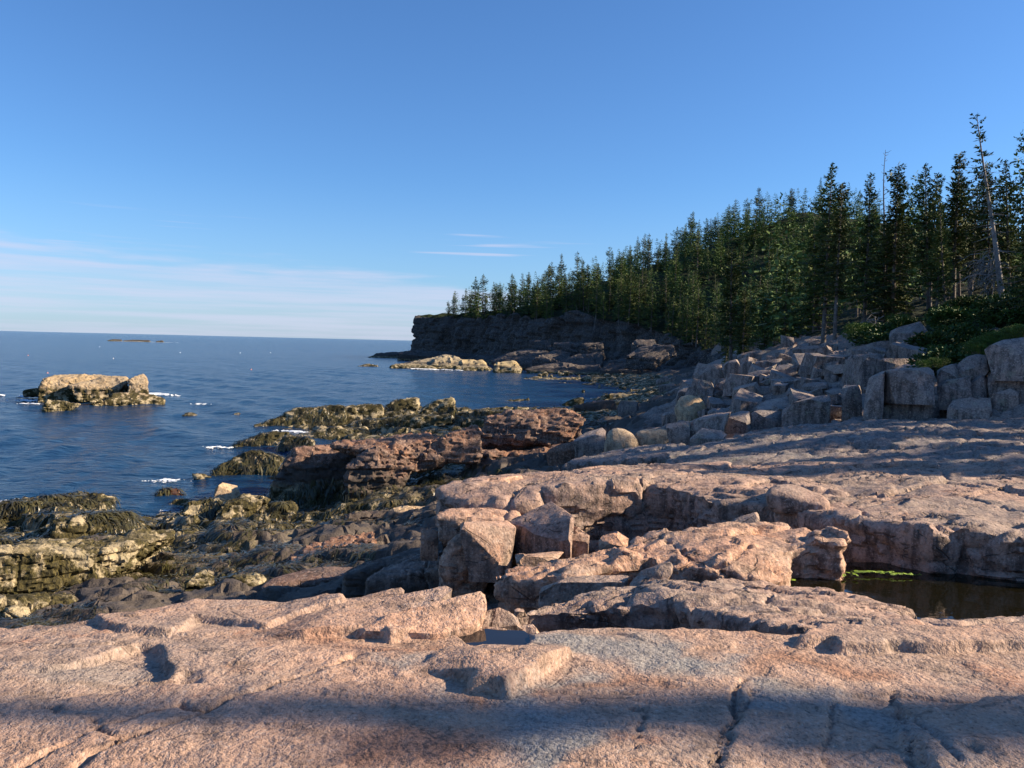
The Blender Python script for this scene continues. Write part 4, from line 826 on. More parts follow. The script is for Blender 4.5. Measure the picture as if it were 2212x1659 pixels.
# ------------------------------------------------------------------ rocks between the tide marks
T_ = 'block'
tide = [
 ('1', [(1740, 1110), (1830, 930, .2), (1880, 880, .5), (2080, 850, .9), (2300, 830, 1.0), (2400, 900, .5), (2400, 1150), (2150, 1185), (1900, 1200), (1780, 1165)], dict(mat='block', thick=3, weed=True, label='massive dark tide block with weed hanging down its seaward side')),
 ('5', [(-100, 440, .5), (130, 433, .4), (230, 402, .9), (540, 373, 1.2), (590, 400, .7), (622, 490, .3), (600, 550, .2), (330, 540, -.1), (190, 470, -.2)], dict(mat='block', y=31.0, thick=2.2, label='pink faced slab on top of the massive tide block')),
 ('5', [(160, 560), (200, 455, .3), (420, 520, .4), (490, 540, .4), (340, 580, .1), (310, 720), (180, 745), (20, 700), (10, 560)], dict(mat='block', y=30.4, thick=1.6, weed=True, label='cracked orange pink rock at the front of the massive tide block')),
 ('5', [(610, 405), (700, 350, .5), (850, 308, .8), (868, 400, .3), (862, 440), (720, 502), (620, 512)], dict(mat='block', y=31.5, thick=1.8, label='squared tide block with a dark end, next to the pink faced slab')),
 ('5', [(770, 495), (920, 478, .3), (1310, 460, .5), (1235, 535), (930, 562), (780, 542)], dict(mat='block', thick=1.2, weed=True, label='low tide block fringed with hanging weed')),
 ('5', [(865, 390), (920, 270, .2), (1060, 225, .5), (1300, 205, .9), (1460, 215, .9), (1535, 260, .6), (1542, 292, .3), (1400, 340), (1240, 350), (1060, 375)], dict(mat='block', thick=2.2, y=35.5, label='long table topped block with a sunlit upper edge')),
 ('5', [(868, 395), (1250, 350), (1520, 330), (1500, 425), (1200, 440), (900, 430)], dict(mat='block', thick=1.5, y=35.8, label='dark rock under the table topped block')),
 ('5', [(1050, 420), (1250, 400, .3), (1260, 440), (1080, 470)], dict(mat='block', label='small dark rock in front of the table topped block')),
 ('5', [(250, 190), (330, 150, .4), (475, 137, .6), (487, 185, .2), (440, 232), (260, 242)], dict(mat='weedrock', weed=True, label='humped yellow rock at the tip of the weedy reef')),
 ('5', [(450, 290), (500, 200, .3), (560, 175, .5), (600, 150, .6), (690, 134, .8), (712, 175, .4), (690, 262)], dict(mat='weedrock', weed=True, label='knobbly yellow rock in the middle of the weedy reef')),
 ('5', [(-160, 240), (0, 195, .3), (240, 177, .6), (250, 262), (60, 282)], dict(mat='weedrock', weed=True, label='low dark weedy rock at the seaward end of the reef')),
 ('5', [(760, 172), (800, 150, .4), (940, 139, .6), (936, 182, .2), (900, 212), (770, 192)], dict(mat='weedrock', weed=True, label='flat topped yellow rock on the cove side of the reef')),
 ('5', [(930, 195), (960, 155, .4), (1190, 144, .6), (1192, 207), (1050, 217), (940, 217)], dict(mat='weedrock', weed=True, label='long square edged yellow rock at the landward end of the reef')),
 ('5', [(80, 292), (450, 250, .5), (690, 250, .5), (700, 302), (400, 322), (100, 332)], dict(mat='weedrock', weed=True, label='weed covered step below the yellow reef rocks')),
 ('5', [(720, 240), (900, 210, .3), (1040, 225, .3), (900, 270), (740, 270)], dict(mat='weedrock', weed=True, label='weedy rock between the yellow reef and the table topped block')),
 ('1', [(1610, 737), (1880, 690, .4), (1900, 610, .9), (2212, 588, 1.2), (2230, 742), (1800, 748)], dict(mat='weedrock', weed=True, label='dark weedy point running out into the sea')),
 ('1', [(1450, 872), (1540, 820, .3), (1690, 755, .6), (1860, 755, .5), (1850, 822), (1600, 882)], dict(mat='weedrock', weed=True, label='low pointed weedy rock with foam at its tip')),
 ('1', [(1790, 852), (1830, 790, .3), (1960, 785, .3), (2020, 830, .2), (1950, 882), (1800, 892)], dict(mat='weedrock', weed=True, label='rounded weedy rock behind the low pointed rock')),
 ('1', [(1360, 1012), (1420, 960, .3), (1640, 878, .6), (1820, 930, .4), (1810, 1022), (1660, 1062), (1400, 1032)], dict(mat='weedrock', weed=True, label='domed weedy rock beside the massive tide block')),
 ('1', [(1230, 1032), (1300, 1024, .2), (1420, 1067), (1300, 1067)], dict(mat='weedrock', z0=0, label='low wet rock awash off the domed weedy rock')),
 ('1', [(1365, 1185), (1383, 1100, .1), (1412, 1078, .3), (1520, 1103, .4), (1547, 1165, .1), (1400, 1198)], dict(mat='tan', style='sharp', name='boulder', y=31.5, label='bare tan boulder sitting on weedy rocks by the water')),
 ('1', [(1165, 1292), (1210, 1220, .3), (1400, 1190, .5), (1432, 1250, .2), (1290, 1332), (1200, 1332)], dict(mat='weedrock', weed=True, label='weedy rock below the bare tan boulder')),
 ('1', [(1400, 1302), (1440, 1220, .3), (1560, 1168, .5), (1732, 1190, .6), (1640, 1232, .2), (1530, 1332), (1420, 1322)], dict(mat='weedrock', weed=True, label='weedy rock with a pale shoulder beside the bare tan boulder')),
 ('1', [(1620, 1300), (1700, 1225, .3), (1900, 1210, .4), (1900, 1290), (1800, 1310)], dict(mat='weedrock', weed=True, label='low weedy rock against the foot of the massive tide block')),
 ('1', [(990, 1162), (1030, 1130, .2), (1130, 1128, .3), (1172, 1165), (1100, 1182)], dict(mat='weed_red', z0=0, weed=True, label='small reddish weed covered rock awash')),
 ('1', [(1075, 1232), (1130, 1190, .2), (1182, 1220), (1150, 1242)], dict(mat='barnacle', z0=0, label='small pale rock standing in the shallow inlet')),
 ('1', [(1000, 1287), (1060, 1275, .1), (1112, 1290), (1050, 1302)], dict(mat='barnacle', z0=0, label='flat pale rock just breaking the shallow inlet')),
 ('1', [(0, 1217), (300, 1190, .4), (640, 1163, .8), (732, 1190, .5), (650, 1242), (480, 1292), (250, 1312), (-100, 1312), (-100, 1230)], dict(mat='weedrock', weed=True, label='long weedy ledge at the water line')),
 ('1', [(480, 1275), (640, 1203, .4), (677, 1230, .2), (672, 1275), (500, 1302)], dict(mat='barnacle', style='sharp', label='clean pale slab propped on the barnacled block')),
 ('1', [(345, 1345), (480, 1300, .4), (740, 1270, .7), (842, 1280, .7), (852, 1340, .3), (760, 1402), (350, 1437)], dict(mat='barnacle', thick=1.5, weed=True, label='big squared block crusted with pale barnacles')),
 ('1', [(240, 1385), (340, 1333, .2), (347, 1425), (280, 1427)], dict(mat='barnacle', label='narrow barnacled rock beside the big squared block')),
 ('6', [(-100, 265), (130, 228, .5), (420, 216, .8), (610, 223, .8), (560, 272, .3), (320, 295), (330, 470), (100, 525), (-100, 525)], dict(mat='barnacle', thick=2.0, weed=True, label='long pale barnacled ledge with a worn rounded back')),
 ('6', [(330, 300), (620, 225, .5), (890, 150, 1.1), (1120, 143, 1.3), (1132, 180, .9), (930, 212, .4), (600, 295), (560, 420), (420, 480), (340, 470)], dict(mat='barnacle', thick=2.0, weed=True, label='pale barnacled ledge tapering towards the weed bed')),
 ('6', [(440, 345), (560, 300, .3), (720, 330, .3), (742, 400), (700, 472), (540, 474)], dict(mat='barnacle', label='rounded barnacled knob in front of the tapering ledge')),
 ('6', [(1360, 180), (1380, 130, .2), (1460, 95, .3), (1510, 110, .3), (1480, 150), (1420, 190)], dict(mat='barnacle', label='small barnacled outcrop in the weed bed')),
 ('6', [(1180, 500), (1230, 420, .2), (1310, 385, .3), (1380, 430, .2), (1350, 500), (1260, 520)], dict(mat='barnacle', label='barnacled hump with a pink vein')),
 ('6', [(1400, 520), (1450, 460, .2), (1640, 425, .4), (1700, 460, .3), (1600, 520), (1450, 542)], dict(mat='barnacle', label='flat barnacled rock next to the hump with a pink vein')),
 ('6', [(-40, 592), (400, 558, .4), (452, 585, .2), (430, 632), (100, 652), (-40, 662)], dict(mat='barnacle', label='flat pink and pale rock at the edge of the thick weed')),
 ('6', [(20, 660), (70, 625, .1), (170, 640, .1), (180, 690), (110, 705), (20, 700)], dict(mat='barnacle', label='split pale stone poking out of the thick weed')),
 ('6', [(1650, 495), (1740, 440, .4), (2010, 378, .7), (2300, 365, .8), (2300, 430), (2000, 475), (1700, 525)], dict(mat='block', style='round', label='smooth dark red brown rock sloping up from the weed')),
 ('6', [(1258, 645), (1330, 590, .3), (1620, 553, .5), (1662, 600, .2), (1640, 645)], dict(mat='block', style='round', label='smooth brown rock just behind the shelf edge')),
 ('6', [(1830, 340), (2000, 250, .5), (2212, 185, .9), (2400, 150, 1.0), (2400, 260), (2100, 310), (1850, 365)], dict(mat='block', label='reddish sloping rock under the gully')),
 ('5', [(0, 805), (110, 785, .2), (250, 755, .4), (310, 748, .5), (300, 770), (110, 815)], dict(mat='barnacle', label='thin sunlit barnacled ledge in the gully mouth')),
 ('5', [(280, 868), (320, 835, .3), (460, 828, .4), (610, 828, .4), (610, 862), (400, 880)], dict(mat='tan', label='thin sunlit ledge running under the broad ledge')),
 ('5', [(0, 900), (180, 860, .4), (290, 850, .4), (270, 900), (100, 940)], dict(mat='block', label='dark rock below the thin sunlit ledges')),
 ('C', [(815, 1372), (1000, 1355, .4), (1330, 1360, .4), (1330, 1420), (820, 1432)], dict(mat='block', label='flat dark ledge at the head of the cove')),
 ('C', [(350, 1492), (420, 1430, .3), (600, 1395, .5), (625, 1420, .3), (600, 1500), (490, 1525)], dict(mat='weedrock', weed=True, label='rounded weedy rock at the head of the reef')),
 ('C', [(500, 1500), (800, 1440, .5), (1000, 1430, .5), (1020, 1540), (700, 1580), (510, 1560)], dict(mat='block', label='dark sloping rock behind the table topped block')),
]
rocks(tide, 'block', style='tide')

# ------------------------------------------------------------------ islet, far skerries and the spit below the cliff
isl = bpy.data.objects.new('islet', None); COL.objects.link(isl)
c_ = on_z(*uv('1', 600, 520), 0); isl.location = c_; tag(isl, 'flat topped tan rock islet standing alone in the sea', 'islet')
def child(o, root):
    o.location = Vector(o.location) - Vector(root.location); o.parent = root
for k_, (pts, dy) in enumerate((([(245, 505), (258, 440, .5), (300, 415, 1), (400, 395, 2.5), (500, 392, 3), (640, 397, 3), (720, 402, 3), (812, 412, 2), (822, 460, .5), (812, 505), (620, 530), (350, 525)], 0), ([(818, 505), (826, 420, .5), (920, 384, 1.4), (945, 420, 1), (950, 505), (860, 515)], 0.2),
                   ([(480, 440), (500, 400, 1), (545, 388, 1.4), (580, 410, 1), (590, 440), (520, 470)], .5), ([(430, 460), (640, 410, 1), (810, 412, 1), (815, 450, .5), (700, 480), (500, 510)], -.3), ([(665, 568), (740, 512, 1), (900, 510, 1.4), (1055, 548, .6), (1045, 570), (800, 580)], -1.5))):
    o = hull_rock('rock', '1', pts, M['islet'], y=82 + dy, thick=3.5, style='tide', sink=.8, vox=.13)
    for k in ('label', 'category', 'group'):
        if k in o: del o[k]
    child(o, isl)
for fr, pts, lb, y in (('1', [(275, 595), (300, 553, .5), (420, 572, .5), (520, 580), (420, 604), (300, 612)], 'small weedy rock awash in front of the islet', 72), ('1', [(155, 494), (210, 484, .5), (250, 480), (265, 500), (180, 500)], 'low dark rock off the end of the islet', 84),
                       ('1', [(570, 560), (600, 546, .3), (650, 552, .3), (655, 566), (600, 568)], 'tiny wet rock in the foam in front of the islet', 78), ('1', [(1165, 650), (1210, 638, .5), (1265, 648), (1220, 658)], 'flat brown rock breaking the open water', None), ('1', [(1500, 645), (1530, 632, .5), (1550, 645), (1520, 652)], 'small brown rock breaking the open water', None)):
    hull_rock('rock', fr, pts, M['weedrock'], y=y, z0=0 if y is None else None, thick=2.0, style='tide', sink=.5, vox=.1, label=lb, cat='rock')
for pts, lb in (([(690, 170), (730, 163), (780, 166), (782, 173), (700, 173)], 'thin dark skerry far out to sea'), ([(790, 172), (850, 167), (960, 170), (965, 176), (800, 176)], 'longer far skerry with surf along it'), ([(1000, 176), (1040, 171), (1050, 178), (1005, 179)], 'smallest skerry beyond the islet')):
    hull_rock('rock', '1', pts, M['cliff'], y=735, thick=5, style='tide', sink=1.0, vox=.5, label=lb, cat='rock')
SPG = 'dark ledges at the foot of the cliff'
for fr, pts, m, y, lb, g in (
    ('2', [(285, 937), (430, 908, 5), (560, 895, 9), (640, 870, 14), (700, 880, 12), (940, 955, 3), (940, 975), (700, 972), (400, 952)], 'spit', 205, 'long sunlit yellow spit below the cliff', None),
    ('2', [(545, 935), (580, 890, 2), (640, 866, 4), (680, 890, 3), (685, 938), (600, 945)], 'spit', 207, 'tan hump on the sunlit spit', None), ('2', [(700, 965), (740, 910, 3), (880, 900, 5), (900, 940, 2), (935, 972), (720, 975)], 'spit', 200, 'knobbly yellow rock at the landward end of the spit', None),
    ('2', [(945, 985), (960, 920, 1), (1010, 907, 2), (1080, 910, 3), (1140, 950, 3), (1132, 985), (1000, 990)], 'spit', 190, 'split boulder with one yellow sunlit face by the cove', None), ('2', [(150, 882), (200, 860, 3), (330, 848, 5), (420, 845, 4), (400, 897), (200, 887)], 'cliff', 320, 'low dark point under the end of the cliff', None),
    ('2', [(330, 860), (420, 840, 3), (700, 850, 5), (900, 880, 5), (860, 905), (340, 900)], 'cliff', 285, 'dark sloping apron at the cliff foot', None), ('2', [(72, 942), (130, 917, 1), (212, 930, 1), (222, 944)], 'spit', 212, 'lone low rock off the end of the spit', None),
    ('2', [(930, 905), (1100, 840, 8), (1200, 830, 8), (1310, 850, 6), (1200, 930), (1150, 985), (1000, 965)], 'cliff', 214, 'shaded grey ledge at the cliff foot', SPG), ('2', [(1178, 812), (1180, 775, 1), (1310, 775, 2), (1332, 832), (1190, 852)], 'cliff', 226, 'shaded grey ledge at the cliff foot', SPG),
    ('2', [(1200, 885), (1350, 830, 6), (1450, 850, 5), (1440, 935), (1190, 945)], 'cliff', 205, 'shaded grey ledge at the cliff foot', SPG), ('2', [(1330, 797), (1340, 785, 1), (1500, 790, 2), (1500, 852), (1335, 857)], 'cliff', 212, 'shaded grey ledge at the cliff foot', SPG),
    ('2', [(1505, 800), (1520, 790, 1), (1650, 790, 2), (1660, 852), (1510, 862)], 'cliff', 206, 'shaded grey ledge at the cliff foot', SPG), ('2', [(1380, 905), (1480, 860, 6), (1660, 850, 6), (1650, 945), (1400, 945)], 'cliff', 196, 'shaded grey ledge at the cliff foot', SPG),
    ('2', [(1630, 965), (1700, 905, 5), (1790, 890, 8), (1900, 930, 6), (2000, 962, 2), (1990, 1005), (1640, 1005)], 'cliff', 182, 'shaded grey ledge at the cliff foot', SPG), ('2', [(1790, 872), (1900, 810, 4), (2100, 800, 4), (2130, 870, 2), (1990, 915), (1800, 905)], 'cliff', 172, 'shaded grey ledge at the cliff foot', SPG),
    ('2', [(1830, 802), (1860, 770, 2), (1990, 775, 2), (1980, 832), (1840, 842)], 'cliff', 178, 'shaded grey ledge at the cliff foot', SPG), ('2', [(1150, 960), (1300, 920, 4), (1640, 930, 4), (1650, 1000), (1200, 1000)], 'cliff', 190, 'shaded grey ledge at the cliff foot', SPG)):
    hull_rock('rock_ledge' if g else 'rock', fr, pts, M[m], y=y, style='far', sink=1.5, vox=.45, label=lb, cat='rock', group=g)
# boulders along the edge of the cove
rs_ = random.Random(4)
cove = [(80, 1135, 45), (140, 1130, 60), (220, 1150, 40), (340, 1125, 50), (390, 1120, 70), (470, 1170, 25), (545, 1150, 40), (600, 1190, 50), (660, 1190, 80), (720, 1150, 40), (800, 1200, 30), (860, 1190, 50), (930, 1220, 30), (1010, 1240, 40), (1060, 1270, 40), (1150, 1250, 60), (1100, 1280, 40), (1190, 1310, 30), (1240, 1260, 40), (1310, 1280, 40), (1395, 1335, 35), (1340, 1300, 30),
        (610, 1325, 30), (805, 1265, 35), (1300, 1200, 50), (1240, 1150, 40), (1480, 1085, 60), (1620, 1080, 45), (1790, 1060, 35), (1790, 1135, 40), (1960, 1080, 30), (1340, 1100, 30), (1200, 1180, 45), (1450, 1180, 50), (1080, 1140, 50), (980, 1140, 50), (1350, 1230, 45), (1420, 1260, 45), (960, 1190, 40), (1120, 1200, 45), (1280, 1320, 30), (900, 1150, 60)]
for x_, y_, s_ in cove:
    n_ = 7; pts = []
    for k in range(n_):
        a_ = 2*math.pi*k/n_ + rs_.uniform(-.3, .3); r_ = s_*.55*rs_.uniform(.75, 1.25)
        pts.append((x_ + r_*math.cos(a_)*1.15, y_ - r_*.72*math.sin(a_) - s_*.3, max(0, math.sin(a_))*.8))
    hull_rock('boulder', 'C', pts, M['spit'] if rs_.random() < .7 else M['weedrock'], z0=.25, style='tide', sink=.4, vox=.16, label='yellow weed stained boulder along the edge of the cove', cat='boulder', group='boulders round the cove')

# ------------------------------------------------------------------ spruce trees
class Acc:
    def __init__(s): s.v = []; s.q = []; s.t = []
    def tube(s, pts, rad, n=5):
        b = len(s.v); prev = None
        for k, p in enumerate(pts):
            d = (pts[min(k+1, len(pts)-1)] - pts[max(k-1, 0)]).normalized()
            a = d.orthogonal().normalized() if prev is None else (prev - d*prev.dot(d)).normalized(); prev = a; c = d.cross(a)
            for j in range(n):
                th = 2*math.pi*j/n; s.v.append(p + (a*math.cos(th) + c*math.sin(th))*rad[k])
        for k in range(len(pts)-1):
            for j in range(n): s.q.append((b+k*n+j, b+k*n+(j+1) % n, b+(k+1)*n+(j+1) % n, b+(k+1)*n+j))
    def leaf(s, p, d, side, L, w):
        b = len(s.v); m = p + d*(L*.55); s.v += [p, m + side*w, p + d*L, m - side*w]; s.q.append((b, b+1, b+2, b+3))
    def mesh(s, name, mat, sm=False):
        return np_mesh(name, np.array([tuple(v) for v in s.v]), [np.array(s.q)] if s.q else [], (mat,), sm)
def spruce(seed, H, R, bare, dh, tw, dens, mat, sparse=.1, lean=0.0, dead=20, topheavy=1.0, wood=None):
    """returns (trunk mesh, crown mesh); tw = length of a needle spray"""
    rn = random.Random(seed); T = Acc(); C = Acc()
    bend = [rn.uniform(-1, 1)*.012*H for _ in range(4)]
    def axis(h):
        t = h/H; return Vector((lean*H*t*t + bend[0]*math.sin(t*3), bend[1]*math.sin(t*3.3 + 1) - bend[1]*.84, h))
    r0 = .010*H + .035; hs = [H*k/12 for k in range(13)]
    T.tube([axis(h) + Vector((0, 0, -.3 if k == 0 else 0)) for k, h in enumerate(hs)], [r0*(1 - .93*h/H) + (.25*r0 if k == 0 else 0) for k, h in enumerate(hs)], 7)
    for _ in range(dead):                                   # dead limbs below the crown
        h = H*rn.uniform(.06, bare + .25); a = rn.uniform(0, 6.28); L = R*rn.uniform(.25, .8); o = axis(h); d = Vector((math.cos(a), math.sin(a), rn.uniform(-.25, .15)))
        pts = [o, o + d*L*.5 + Vector((0, 0, -.06*L)), o + d*L + Vector((rn.uniform(-.1, .1), rn.uniform(-.1, .1), -.22*L*rn.random()))]
        T.tube(pts, [.022, .014, .005], 3)
        if rn.random() < .6: T.tube([pts[1], pts[1] + Vector((d.x + rn.uniform(-.8, .8), d.y + rn.uniform(-.8, .8), rn.uniform(-.3, .2)))*L*.35], [.010, .003], 3)
    ph = [rn.uniform(0, 6.28) for _ in range(5)]
    h = bare*H
    while h < H*.985:
        t = h/H; tb = (t - bare)/(1 - bare)
        Lm = R*(1 - t)**(.90*topheavy)*(.45 + .55*min(1, tb/.18))*(.78 + .26*math.sin(h*1.9 + ph[0]) + .18*math.sin(h*4.3 + ph[2])) + .10
        nb = rn.choice((4, 5, 5, 6)) if t < .9 else 4
        a0 = rn.uniform(0, 6.28)
        for j in range(nb):
            if rn.random() < sparse: continue
            a = a0 + 6.283*j/nb + rn.uniform(-.35, .35)
            L = Lm*rn.uniform(.5, 1.15)*(.84 + .34*math.sin(a*2 + ph[1] + h*.8))
            if L < .08: continue
            o = axis(h + rn.uniform(-.1, .1)); dr = Vector((math.cos(a), math.sin(a), 0)); sd = Vector((-dr.y, dr.x, 0))
            sl = -.28 + .75*t + rn.uniform(-.12, .12); dp = .22*(1 - t) + .05
            P = lambda s_: o + dr*(L*s_) + Vector((0, 0, L*(sl*s_ - dp*s_*s_ + .22*s_**4*(1 - t*.5))))
            T.tube([P(0), P(.5), P(.95)], [.006 + .012*L, .005 + .006*L, .004], 3)
            n = max(3, int(L/tw*dens*2.2))
            for i in range(n):
                s_ = .12 + .88*(i + rn.random()*.7)/n; s_ = min(s_, 1.0); p = P(s_); tg = (P(min(1, s_+.05)) - P(s_-.05)).normalized()
                for sg in (-1, 1):
                    ll = min(tw, .12 + .45*L)*(.6 + .7*rn.random())*(1.15 - .55*s_)
                    d = (tg*rn.uniform(.35, .9) + sd*sg*rn.uniform(.45, 1.0) + Vector((0, 0, rn.uniform(-.40, .12)))).normalized()
                    sv = d.cross(Vector((rn.uniform(-.6, .6), rn.uniform(-.6, .6), 1))).normalized()
                    C.leaf(p + Vector((0, 0, rn.uniform(-.04, .04))), d, sv, ll, ll*rn.uniform(.15, .26))
                if rn.random() < .75:                       # hanging and rising tufts give the branch body
                    ll = min(tw, .12 + .4*L)*rn.uniform(.4, .85); d = Vector((rn.uniform(-.5, .5), rn.uniform(-.5, .5), rn.choice((-1, -1, .8)))).normalized() + tg*.5
                    C.leaf(p, d.normalized(), d.cross(sd + tg*rn.uniform(-.5, .5)).normalized(), ll, ll*.28)
            for _ in range(2):
                d = (P(1.0) - P(.9)).normalized() + Vector((rn.uniform(-.4, .4), rn.uniform(-.4, .4), rn.uniform(-.2, .4))); C.leaf(P(.94), d.normalized(), d.cross(Vector((.2, .1, 1))).normalized(), min(tw, .1 + .5*L)*.8, min(tw, .1 + .5*L)*.16)
        h += dh*rn.uniform(.7, 1.3)*(1.15 - .45*t)
    for k in range(8):
        a = k*.8; d = Vector((math.cos(a)*.5, math.sin(a)*.5, 1)).normalized(); C.leaf(axis(H*(.96 + .005*k)), d, d.cross(Vector((0, 1, .1))).normalized(), .22, .03)
    return T.mesh('trunk', wood or M['bark'], True), C.mesh('crown', mat)
rt = random.Random(9)
def plant_tree(name, loc, rz, sc, meshes, label, group=None, cat='tree'):
    e = bpy.data.objects.new(name, None); COL.objects.link(e); e.empty_display_size = .3
    e.location = loc; e.rotation_euler = (rt.gauss(0, .025), rt.gauss(0, .025), rz); e.scale = sc
    t = link('trunk', meshes[0], e)
    if meshes[1] is not None: link('crown', meshes[1], e)
    tag(e, label, cat, group); return e
NEAR = [spruce(11, 10, 2.2, .20, .23, .30, 2.0, M['needles'], .10, 0, 20, .72), spruce(12, 10, 1.7, .30, .23, .28, 2.2, M['needles'], .14, .02, 26, .55), spruce(13, 10, 2.9, .06, .23, .31, 2.0, M['needles'], .10, 0, 24, .85), spruce(14, 10, 1.7, .14, .24, .29, 1.9, M['needles'], .22, -.02, 22, .65)]
SPARSE = spruce(15, 10, 1.25, .46, .34, .32, .85, M['needles'], .42, .0, 55, .55, M['deadwood'])
FAR = [spruce(30 + k, 10, (2.7, 3.1, 2.3, 3.4, 2.8, 2.2)[k], (.05, .10, .16, .04, .08, .14)[k], .38, .48, 1.45, M['needles_far'], .12, 0, 6, (.8, 1.0, .6, .9, .75, .65)[k]) for k in range(6)]
def tree_px(fr, top, base_x, y, meshes, label, group=None, lean_fix=True, wide=1.0, zb=None):
    ub, _ = uv(fr, base_x, 0); ut, vt = uv(fr, *top)
    b = at_y(ub, 745, y); z = zb if zb is not None else float(base_z(b.x, b.y)[0]); tp = at_y(ut, vt, y)
    H = tp.z - z; e = plant_tree('spruce_tree', (b.x, b.y, z - .1), rt.uniform(0, 6.28), (H/10*wide, H/10*wide, H/10), meshes, label, group)
    if lean_fix:                                            # tilt the whole tree so that its top stands over the right spot
        a = math.atan2(tp.x - b.x, H); e.rotation_mode = 'XYZ'
        e.matrix_world = Matrix.Translation(e.location) @ Matrix.Rotation(a, 4, 'Y') @ Matrix.Rotation(rt.uniform(0, 6.28), 4, 'Z') @ Matrix.Diagonal((H/10*wide, H/10*wide, H/10, 1))
    return e
tree_px('3', (985, 440), 925, 50, NEAR[0], 'tall spruce of a close pair standing on the block pile, the taller one')
tree_px('3', (1032, 562), 998, 46, NEAR[1], 'shorter spruce of the close pair, with a long bare trunk')
tree_px('3', (1205, 500), 1180, 52, NEAR[3], 'spruce beside the bare dead snag')
tree_px('3', (1400, 430), 1365, 48, NEAR[2], 'spruce with a pale trunk and wide yellow green lower boughs', wide=1.1)
tree_px('3', (1580, 440), 1590, 52, NEAR[0], 'narrow topped spruce behind the huge perched boulder')
tree_px('3', (1780, 508), 1785, 50, NEAR[1], 'slim pointed spruce next to the narrow topped spruce')
tree_px('3', (1832, 505), 1850, 58, NEAR[3], 'slim spruce half hidden behind its neighbour')
tree_px('3', (1945, 95), 2062, 40, SPARSE, 'tall leaning spruce with a long bare grey trunk and few boughs', wide=1.25)
tree_px('3', (2095, 415), 2105, 46, NEAR[0], 'small topped spruce just beyond the tall leaning spruce')
tree_px('3', (2300, 130), 2330, 33, NEAR[2], 'big dark spruce at the edge of the wood beside the bright shrubs', wide=1.05)
tree_px('3', (1960, 420), 1990, 47, NEAR[2], 'dense dark spruce behind the tall leaning spruce')
tree_px('3', (1690, 640), 1700, 45, NEAR[3], 'short spruce with spreading flat boughs')
tree_px('3', (870, 780), 860, 60, NEAR[2], 'broad dark spruce behind the close pair')
tree_px('3', (650, 975), 625, 90, NEAR[3], 'slender sunlit spruce at the corner of the block pile', wide=1.1)
tree_px('3', (310, 1370), 310, 75, FAR[2], 'tiny pale spruce growing from the end of the block pile')
# bare snag
sn_ = Acc(); rn = random.Random(5); Hs = 11.0
ax = lambda h: Vector((.10*math.sin(h*.5), .06*math.cos(h*.7), h))
sn_.tube([ax(Hs*k/10) for k in range(11)], [.13*(1 - .09*k) for k in range(11)], 6)
for _ in range(46):
    h = rn.uniform(3.5, 10.8); a = rn.uniform(0, 6.28); L = rn.uniform(.15, .75)*(1.2 - h/Hs*.7); d = Vector((math.cos(a), math.sin(a), rn.uniform(-.1, .5))); sn_.tube([ax(h), ax(h) + d*L*.6, ax(h) + d*L + Vector((0, 0, .08))], [.022, .014, .005], 3)
b_ = at_y(uv('3', 1290, 0)[0], 745, 55); zb_ = float(base_z(b_.x, b_.y)[0]); tp_ = at_y(*uv('3', 1320, 345), 55)
plant_tree('dead_tree', (b_.x, b_.y, zb_ - .1), .4, (1, 1, (tp_.z - zb_)/Hs), (sn_.mesh('trunk', M['bark'], True), None), 'bare dead snag sticking up among the spruces')

# the wood behind the near trees
WOODG = 'spruces in the wood above the block pile'; HILLG = 'spruces on the wooded headland'
cnt = 0
def spot_ok(x, y, used, dmin):
    for a, b in used:
        if (a-x)**2 + (b-y)**2 < dmin*dmin: return False
    used.append((x, y)); return True
used = []
while cnt < 58:
    y = rt.uniform(44, 118); u = rt.uniform(1560, 2330) if y < 75 else rt.uniform(1570, 2250)
    if y < 56 and u < 1860: continue
    p = at_y(u, 745, y)
    if not spot_ok(p.x, p.y, used, 2.6): continue
    z = float(base_z(p.x, p.y)[0])
    if z < 5.2: continue
    H = rt.choice((rt.uniform(4, 7), rt.uniform(6.5, 10), rt.uniform(7, 10)))*(1.0 if y < 70 else .92); k = rt.choice(NEAR[:4]) if y < 75 else rt.choice(FAR)
    plant_tree('spruce_tree', (p.x, p.y, z - .2), rt.uniform(0, 6.28), (H/10*rt.uniform(.95, 1.25),)*2 + (H/10,), k, ('tall' if H > 8.6 else 'short' if H < 7 else 'middling') + ' dark spruce ' + ('at the front' if y < 58 else 'deep inside' if y < 90 else 'at the back') + ' of the wood ' + ('above the end of the block pile' if u < 1800 else 'behind the huge perched boulder' if u < 2020 else 'behind the tall leaning spruce'), WOODG); cnt += 1
cnt = 0; used = []
def pixel_x(p):
    q = RCAM.transposed() @ (p - Vector((0, 0, EYE))); return 1106 - FPX*q.x/q.z
while cnt < 218:
    t = rt.uniform(.06, .71); s = (1.5 + 95*rt.random()**1.25) if cnt > 64 else rt.uniform(1.0, 10)
    p = HEAD(t, s)
    if pixel_x(p) > 1800: continue
    if not spot_ok(p.x, p.y, used, 2.3): continue
    H = rt.choice((rt.uniform(7, 11), rt.uniform(10, 14), rt.uniform(12, 16)))*(.75 if t > .66 else 1.0)*(.9 if s < 6 else 1)
    plant_tree('spruce_tree', (p.x, p.y, p.z - .3), rt.uniform(0, 6.28), (H/10*rt.uniform(.75, 1.35),)*2 + (H/10,), rt.choice(FAR), ('tall' if H > 12.8 else 'short' if H < 10 else 'middling') + ' spruce ' + ('at the cliff edge' if s < 7 else 'low on the wooded slope' if s < 30 else 'high on the wooded slope' if s < 65 else 'near the crest') + (' above the inner cove' if t < .25 else ' above the middle of the cliff' if t < .5 else ' towards the tip of the headland'), HILLG); cnt += 1
